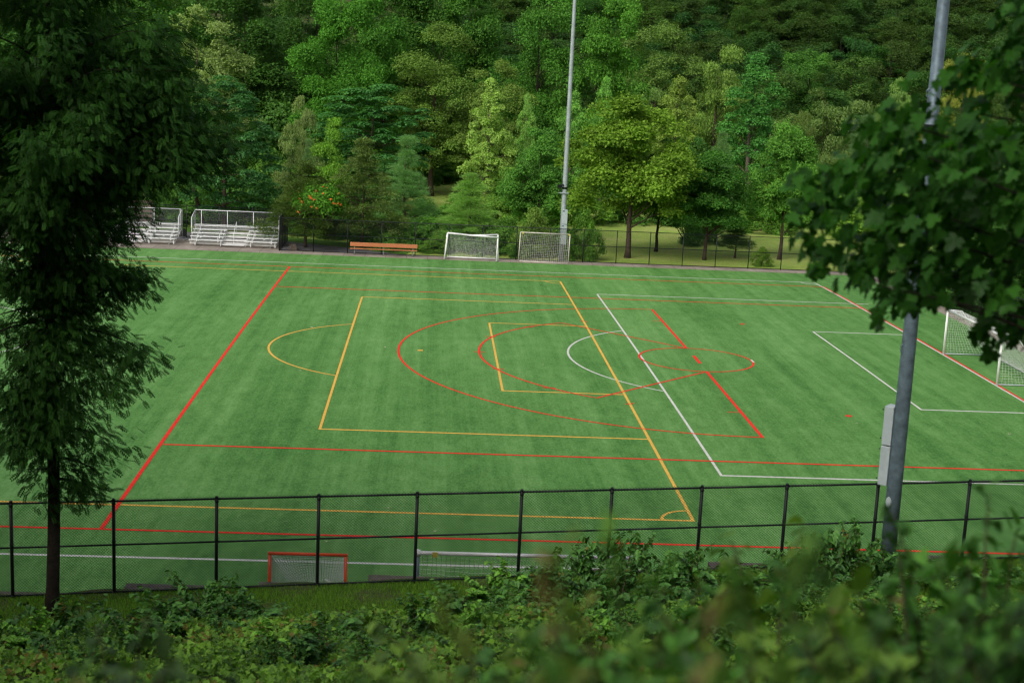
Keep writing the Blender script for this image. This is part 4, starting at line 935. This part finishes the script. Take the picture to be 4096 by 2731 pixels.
g.build('crown', M['leaf'], lt, col=(.026, .088, .013)); tg.build('trunk', M['bark_dark'], lt, True)

# ------------------------------------------------------------------ maple hanging into the right of the picture
rs = np.random.RandomState(31)
poly = np.array([(-22.95, 15.4), (-22.95, 14.6), (-23.1, 14.35), (-23.42, 14.22), (-23.72, 14.1), (-23.79, 13.93), (-24.03, 13.66), (-24.33, 13.49), (-24.47, 13.31), (-24.42, 13.08), (-24.37, 12.86), (-24.12, 12.6), (-23.80, 12.46),
                 (-23.68, 12.28), (-23.52, 12.22), (-23.30, 12.33), (-23.15, 12.52), (-22.98, 12.5), (-22.88, 12.14), (-22.62, 12.02), (-22.35, 12.25), (-21.8, 12.1), (-19.2, 11.8), (-18.2, 13.5), (-18.6, 16.5), (-21, 17.2), (-22.4, 16.6)])
def inside(p):
    r = np.zeros(len(p), bool); j = len(poly) - 1
    for i in range(len(poly)):
        a, b = poly[i], poly[j]
        c = ((a[1] > p[:, 1]) != (b[1] > p[:, 1])) & (p[:, 0] < (b[0] - a[0]) * (p[:, 1] - a[1]) / (b[1] - a[1] + 1e-12) + a[0]); r ^= c; j = i
    return r
def edge_d(p):
    m = np.full(len(p), 9.)
    for i in range(len(poly)):
        a = poly[i]; b = poly[(i + 1) % len(poly)]; ab = b - a
        t = np.clip(((p - a) @ ab) / (ab @ ab), 0, 1); m = np.minimum(m, np.linalg.norm(p - a - t[:, None] * ab, axis=1))
    return m
q = np.column_stack([rs.uniform(-24.6, -18, 9000), rs.uniform(11.1, 17.2, 9000)]); q = q[inside(q)]; ed = edge_d(q)
keep = (ed > .03) & (rs.uniform(0, 1, len(q)) < np.where(ed < .12, .55, .8)); q = q[keep][:3600]; ed = ed[keep][:3600]
yy = -58 + rs.uniform(-1, 1, len(q)) * np.minimum(1.9, .18 + .9 * ed)
k = np.maximum(0, 1 - (np.abs(q[:, 0] + 23) < 3) * 0)
P0 = np.column_stack([q[:, 0], yy, q[:, 1]])
mt = thing('maple_tree', 'broad-leaved maple hanging large lobed leaves into the right foreground', 'tree', (-19.4, -58.3, float(bank_z(-19.4, -58.3)) - .1))
loc = np.array(mt.location)
P0 = np.vstack([P0, np.column_stack([rs.uniform(-23.95, -22.9, 170), rs.uniform(-58.9, -57.4, 170), rs.uniform(12.55, 13.85, 170)])])
rep = 3; ci = np.repeat(np.arange(len(P0)), rep); n = len(ci)
P = P0[ci] + rs.normal(0, .05, (n, 3)) - loc
outw = unit(P0[ci] - np.array([-19.4, -58.3, 14.6])); rnd = rs.normal(0, 1, (n, 3))
ax = outw * .55 + rnd * .5 + np.array([0, 0, -.75]); nr = np.array([0, -.15, .75]) + outw * .55 + rs.normal(0, .5, (n, 3))
g = Geo(); leaves(g, P, ax, nr, .118 * rs.uniform(.6, 1.25, n), T_MAPLE, rs.uniform(0, 1, n))
g.build('crown', M['leaf_glossy'], mt, col=(.036, .135, .018))
tg = Geo(); H0 = 8.2
tg.tube([(0, 0, -.3), (.05, .0, 2), (-.05, .05, 4), (.0, .1, 6), (.2, .1, 8)], [.3, .22, .19, .15, .08], 12)
for i in rs.choice(len(P0), 90, False):
    e = P0[i] - loc; zs = min(max(1.5, e[2] - .55 * abs(e[0]) + rs.uniform(-.3, .5)), 7.6); b = np.array([0, .05, zs])
    m = (b + e) / 2 + [0, 0, .12 * abs(e[0])] + rs.normal(0, .1, 3); L = np.linalg.norm(e - b)
    tg.tube([b, (b + m) / 2 + [0, 0, .05], m, (m + e) / 2 + [0, 0, .06], e], np.array([.045, .03, .018, .010, .004]) * min(1.2, L / 3), 5, False)
tg.build('trunk', M['bark_dark'], mt, True)

# ------------------------------------------------------------------ plants on the bank
rs = np.random.RandomState(41)
n = 170000
P = np.column_stack([rs.uniform(-43, -12, n), rs.uniform(-39.9, -35.35, n), np.zeros(n)]); P[:, 2] = bank_z(P[:, 0], P[:, 1]) - .01
g = Geo(); hgt = rs.uniform(.05, .13, n)
leaves(g, P, unit(np.array([0, 0, 1.]) + rs.normal(0, .38, (n, 3))), rs.normal(0, 1, (n, 3)) + [0, -.6, 0], hgt, (np.array([(0, .055, 0), (0, -.055, 0), (.6, -.035, .05), (.6, .035, .05), (1, 0, .14)]), [(3, 2, 4)], [(0, 1, 2, 3)]), rs.uniform(0, 1, n))
o = g.build('grass', M['grass'], col=(.13, .29, .03)); struct(o, 'stuff'); tag(o, 'short bright green grass along the foot of the near fence', 'grass')
# ivy mat
n = 74000
P = np.column_stack([rs.uniform(-43, -11, n), -39.0 - 13.5 * rs.uniform(0, 1, n) ** 1.25, np.zeros(n)])
P[:, 1] += .5 * np.sin(P[:, 0] * 1.3) * (P[:, 1] > -41)
def mound(x, y): return .16 + .17 * np.sin(x * 1.15 + .7 * y) * np.sin(y * 1.4 - .5 * x) + .11 * np.sin(x * 2.9 + 1) * np.sin(y * 3.1) + .06 * np.sin(x * 6.3) * np.sin(y * 5.7 + 2)
mh = np.clip(mound(P[:, 0], P[:, 1]), .02, 1) * np.clip((-38.8 - P[:, 1]) / 1.2, .15, 1.5)
e = .05
P[:, 2] = bank_z(P[:, 0], P[:, 1]) + mh * rs.uniform(.55, 1.05, n) + rs.uniform(0, .05, n)
nr = np.column_stack([-(mound(P[:, 0] + e, P[:, 1]) - mound(P[:, 0] - e, P[:, 1])) / (2 * e), -(mound(P[:, 0], P[:, 1] + e) - mound(P[:, 0], P[:, 1] - e)) / (2 * e) - .35, np.ones(n)]) + rs.normal(0, .42, (n, 3))
g = Geo(); leaves(g, P, rs.normal(0, 1, (n, 3)) + [0, -.5, -.45], nr, .118 * rs.uniform(.55, 1.25, n), T_IVY, np.clip(.5 + .28 * np.sin(P[:, 0] * .9 + 1) * np.sin(P[:, 1] * .8) + rs.uniform(-.5, .5, n), 0, 1))
o = g.build('ground_cover', M['leaf_ivy'], col=(.14, .30, .042)); struct(o, 'stuff'); tag(o, 'mat of small yellow-green ivy leaves covering the near bank', 'ground cover')

def bush_geo(seed, nst=13, hgt=1.3, lf=.15, spread=.75):
    rs = np.random.RandomState(seed); sg_ = Geo(); P = []; A = []; Nn = []; S = []
    for s in range(nst):
        a = rs.uniform(0, 6.28); h = hgt * rs.uniform(.6, 1.05); sp = spread * rs.uniform(.3, 1.0)
        b = np.array([math.cos(a), math.sin(a), 0]) * rs.uniform(.02, .25)
        o_ = np.array([math.cos(a), math.sin(a), 0])
        ts = np.linspace(0, 1, 9); pts = np.array([b + o_ * sp * t ** 1.7 + np.array([0, 0, h * (t - .22 * t ** 3)]) + np.array([.02 * math.sin(9 * t + s), .02 * math.cos(7 * t + s), 0]) for t in ts])
        sg_.tube(pts, np.linspace(.011, .003, 9) * (lf / .15 + .3), 5, False)
        for j, t in enumerate(np.linspace(.22, 1, 17)):
            p = np.array([np.interp(t, ts, pts[:, k_]) for k_ in range(3)])
            sdv = unit(np.cross(o_, [0, 0, 1.]) * (1 if j % 2 else -1) + o_ * rs.uniform(-.2, .8) + rs.normal(0, .25, 3))
            for rep_ in range(2 if t > .45 else 1):
                P.append(p + rs.normal(0, .02, 3)); A.append(sdv + np.array([0, 0, -.30]) + rs.normal(0, .3, 3)); Nn.append(np.array([0, 0, 1.]) + o_ * .25 + rs.normal(0, .28, 3)); S.append(lf * rs.uniform(.6, 1.15) * (1.1 - .45 * t))
    g = Geo(); n = len(P); leaves(g, np.array(P), np.array(A), np.array(Nn), np.array(S), T_HEART, rs.uniform(0, 1, n))
    return g, sg_
BUSH = {}
def bush(var, label, group, x, y, top, col, sc=1.0, name='knotweed_bush', cat='bush', base=None):
    zb = float(bank_z(x, y)) - .05 if base is None else base
    hh = max(.3, (top - zb) / 1.12)
    o = thing(name, label, cat, (x, y, zb), random.uniform(0, 6.28), group, scale=(sc, sc, (top - zb) / 1.02))
    if var not in BUSH:
        kw = [dict(lf=.24, spread=.9), dict(nst=16, lf=.22, spread=.95), dict(nst=12, lf=.26, spread=1.1), dict(nst=9, lf=.13, spread=.6, hgt=1.3), dict(nst=22, lf=.13, spread=.9), dict(nst=9, lf=.12, spread=.38), dict(nst=13, lf=.14, spread=.5)][var]
        g, s_ = bush_geo(100 + var, **kw)
        g.build('leaves', M['leaf_bush'], o, col=col); s_.build('stems', M['stem'], o, True); BUSH[var] = o
    else: dup_parts(BUSH[var], o, col)
    return o
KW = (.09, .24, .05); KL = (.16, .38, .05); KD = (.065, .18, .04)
A_ = ('leafy knotweed bush with heart-shaped leaves crowding the near fence right of centre', 'knotweed bushes at the near fence')
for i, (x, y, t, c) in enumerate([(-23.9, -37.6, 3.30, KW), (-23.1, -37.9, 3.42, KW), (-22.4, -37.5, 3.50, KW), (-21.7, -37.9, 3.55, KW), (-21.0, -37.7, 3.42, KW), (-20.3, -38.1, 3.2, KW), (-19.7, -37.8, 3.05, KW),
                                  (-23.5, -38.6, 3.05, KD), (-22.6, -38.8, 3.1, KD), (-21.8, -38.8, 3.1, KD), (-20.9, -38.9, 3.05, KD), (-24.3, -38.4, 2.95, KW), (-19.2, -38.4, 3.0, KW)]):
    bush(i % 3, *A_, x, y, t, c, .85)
for i, (x, y, t, c) in enumerate([(-25.0, -38.2, 2.95, KL), (-25.6, -38.0, 2.78, KL), (-26.2, -38.5, 2.55, KW), (-25.3, -38.9, 2.75, KW), (-26.8, -38.9, 2.45, KW), (-24.6, -39.3, 2.85, KW)]):
    bush(i % 3, 'light green leafy bush below the soccer goal at the near fence', 'light bushes under the near soccer goal', x, y, t, c, .8)
for i, (x, y, t, c) in enumerate([(-32.0, -38.3, 2.62, KW), (-31.2, -38.5, 2.62, KW), (-32.8, -38.6, 2.3, KW), (-30.6, -38.7, 2.25, KW), (-31.7, -39.3, 2.45, KD), (-33.4, -39.3, 2.2, KD), (-30.9, -39.6, 2.35, KD), (-32.5, -40.2, 2.5, KD)]):
    bush(i % 3, 'leafy bush on the grass strip left of the red lacrosse goal', 'bushes left of the lacrosse goal', x, y, t, c, .75)
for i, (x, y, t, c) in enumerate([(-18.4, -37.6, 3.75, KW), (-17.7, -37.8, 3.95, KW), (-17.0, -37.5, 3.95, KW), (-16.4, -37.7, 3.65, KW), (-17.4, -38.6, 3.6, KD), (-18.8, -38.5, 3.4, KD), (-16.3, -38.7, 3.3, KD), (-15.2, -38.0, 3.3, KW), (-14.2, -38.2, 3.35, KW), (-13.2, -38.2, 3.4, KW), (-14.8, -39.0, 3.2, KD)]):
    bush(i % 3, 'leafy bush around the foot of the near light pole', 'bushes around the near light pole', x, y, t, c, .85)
for i in range(30):
    x = rs.uniform(-27, -13); y = rs.uniform(-44.5, -39.6)
    zb = float(bank_z(x, y)); bush((i % 2) + 3, 'low leafy weed in the ivy on the near bank', 'weeds in the ivy', x, y, zb + rs.uniform(.35, .75), KW if i % 3 else KL, .7, 'weed', 'weed')
for i in range(16):
    x = rs.uniform(-38, -27.5); y = rs.uniform(-46, -40.2)
    zb = float(bank_z(x, y)); bush((i % 2) + 3, 'low leafy weed on the left of the near bank', 'weeds on the left bank', x, y, zb + rs.uniform(.3, .65), KW if i % 3 else KD, .7, 'weed', 'weed')
for i in range(26):
    x = rs.uniform(-37, -14); y = rs.uniform(-45.5, -40)
    zb = float(bank_z(x, y)); bush(i % 3, 'mounded leafy bush in the ivy on the near bank', 'bushes in the ivy', x, y, zb + rs.uniform(.55, .95), [KW, KD, KL, KW][i % 4], .8)
# out of focus plants right in front of the camera
FG = [(-26.98, -64.6, 12.36), (-26.62, -64.7, 12.55), (-26.3, -64.4, 12.56), (-26.0, -64.8, 12.66), (-25.7, -64.5, 12.70), (-25.4, -64.7, 12.82), (-25.1, -64.6, 12.95), (-25.2, -63.6, 12.6), (-25.7, -63.4, 12.4), (-26.3, -63.2, 12.2), (-24.8, -63.2, 12.7),
      (-26.8, -63.0, 11.95), (-24.5, -62.6, 12.3), (-27.2, -63.4, 11.95)]
for i, (x, y, t) in enumerate(FG):
    bush((6, 5, 6)[i % 3], 'blurred green bush close to the camera along the bottom right', 'blurred bushes close to the camera', x, y, t - (.22 if x < -25.6 else .30), [(.11, .31, .05), (.08, .23, .045), (.18, .33, .05)][i % 3], .95, 'weed', 'bush')
for i, (x, y, t, c) in enumerate([(-26.66, -65.9, 13.05, (.11, .15, .03)), (-26.3, -66.0, 13.08, (.05, .13, .03)), (-26.05, -65.8, 13.18, (.05, .125, .03)), (-25.82, -65.9, 13.3, (.035, .09, .025)), (-25.6, -65.6, 13.36, (.03, .08, .025)), (-25.5, -65.2, 13.3, (.03, .08, .02))]):
    bush(5, 'blurred shoots very close to the camera at the lower right', 'blurred shoots close to the camera', x, y, t - (.13 if x < -26.2 else .25), tuple(np.array(c) * 1.5), .62, 'weed', 'bush')
for i, (x, y, t, c) in enumerate([(-27.02, -66.75, 13.28, (.12, .25, .05)), (-26.9, -66.7, 13.36, (.17, .24, .05)), (-26.78, -66.8, 13.36, (.10, .26, .05)), (-26.66, -66.7, 13.38, (.13, .28, .05)), (-26.52, -66.75, 13.34, (.09, .22, .04)), (-26.4, -66.6, 13.34, (.07, .18, .04)), (-26.84, -66.5, 13.26, (.30, .25, .09)), (-26.95, -66.9, 13.34, (.26, .25, .08)), (-26.6, -66.3, 13.3, (.12, .27, .05)),
                                  (-27.3, -66.7, 13.22, (.14, .24, .06)), (-27.55, -66.8, 13.18, (.08, .16, .04))]):
    bush(5, 'pale blurred leaf sprays right in front of the camera along the bottom edge', 'leaf sprays in front of the camera', x, y, t, tuple(np.array(c) * 1.25), .42, 'weed', 'bush')
for i, (x, y, t, c) in enumerate([(-27.75, -66.0, 12.93, (.06, .12, .03)), (-28.1, -65.2, 12.62, (.05, .10, .03)), (-28.5, -64.6, 12.35, (.045, .10, .03)), (-28.2, -63.6, 11.95, (.05, .11, .03)), (-27.5, -65.6, 12.78, (.09, .11, .03)), (-29.2, -63.6, 12.0, (.04, .09, .03))]):
    bush(5 + i % 2, 'blurred weed close to the camera at the lower left corner', 'blurred weeds at the lower left', x, y, t - .08, tuple(np.array(c) * 1.5), .75, 'weed', 'weed')

# ------------------------------------------------------------------ camera, light
cd = bpy.data.cameras.new('camera'); cam = bpy.data.objects.new('camera', cd); COL.objects.link(cam)
yaw, pit, rol = .0602462, -.1918142, .0467386
f = np.array([math.sin(yaw) * math.cos(pit), math.cos(yaw) * math.cos(pit), math.sin(pit)])
rt = np.array([math.cos(yaw), -math.sin(yaw), 0]); up = np.cross(rt, f)
r2 = math.cos(rol) * rt + math.sin(rol) * up; u2 = -math.sin(rol) * rt + math.cos(rol) * up
mw = Matrix.Identity(4)
for i in range(3): mw[i][0] = r2[i]; mw[i][1] = u2[i]; mw[i][2] = -f[i]
mw[0][3], mw[1][3], mw[2][3] = -27.12351, -68.62753, 14.10756
cam.matrix_world = mw
cd.sensor_width = 36; cd.lens = 5691.71 / 4096 * 36; cd.clip_start = .1; cd.clip_end = 3000
cd.dof.use_dof = True; cd.dof.focus_distance = 72; cd.dof.aperture_fstop = 1.7
scene.camera = cam

SUN_EL, SUN_AZ = 42, -142      # degrees; azimuth from +Y towards +X
w = bpy.data.worlds.new('World'); scene.world = w; w.use_nodes = True
nt = w.node_tree; bg = nt.nodes['Background']; sky = nt.nodes.new('ShaderNodeTexSky'); sky.sky_type = 'NISHITA'
sky.sun_disc = False; sky.sun_elevation = R(SUN_EL); sky.sun_rotation = R(SUN_AZ); sky.air_density = 1.2; sky.dust_density = 4; sky.ozone_density = 1
hs = nt.nodes.new('ShaderNodeHueSaturation'); hs.inputs['Saturation'].default_value = .45   # overcast
nt.links.new(sky.outputs[0], hs.inputs['Color']); nt.links.new(hs.outputs[0], bg.inputs[0]); bg.inputs[1].default_value = .135
sl = bpy.data.lights.new('sun', 'SUN'); sun = bpy.data.objects.new('sun', sl); COL.objects.link(sun)
sl.energy = 1.5; sl.angle = R(40); sl.color = (1, .96, .9)
dv = Vector((math.sin(R(SUN_AZ)) * math.cos(R(SUN_EL)), math.cos(R(SUN_AZ)) * math.cos(R(SUN_EL)), math.sin(R(SUN_EL))))
sun.rotation_euler = dv.to_track_quat('Z', 'Y').to_euler(); sun.location = (-60, 60, 80)
vs = scene.view_settings; vs.view_transform = 'Standard'; vs.look = 'None'; vs.gamma = 1; vs.exposure = 0.22
scene.cycles.use_denoising = True; scene.cycles.filter_width = 1.3
scene.cycles.max_bounces = 6; scene.cycles.diffuse_bounces = 3; scene.cycles.transmission_bounces = 4; scene.cycles.glossy_bounces = 2
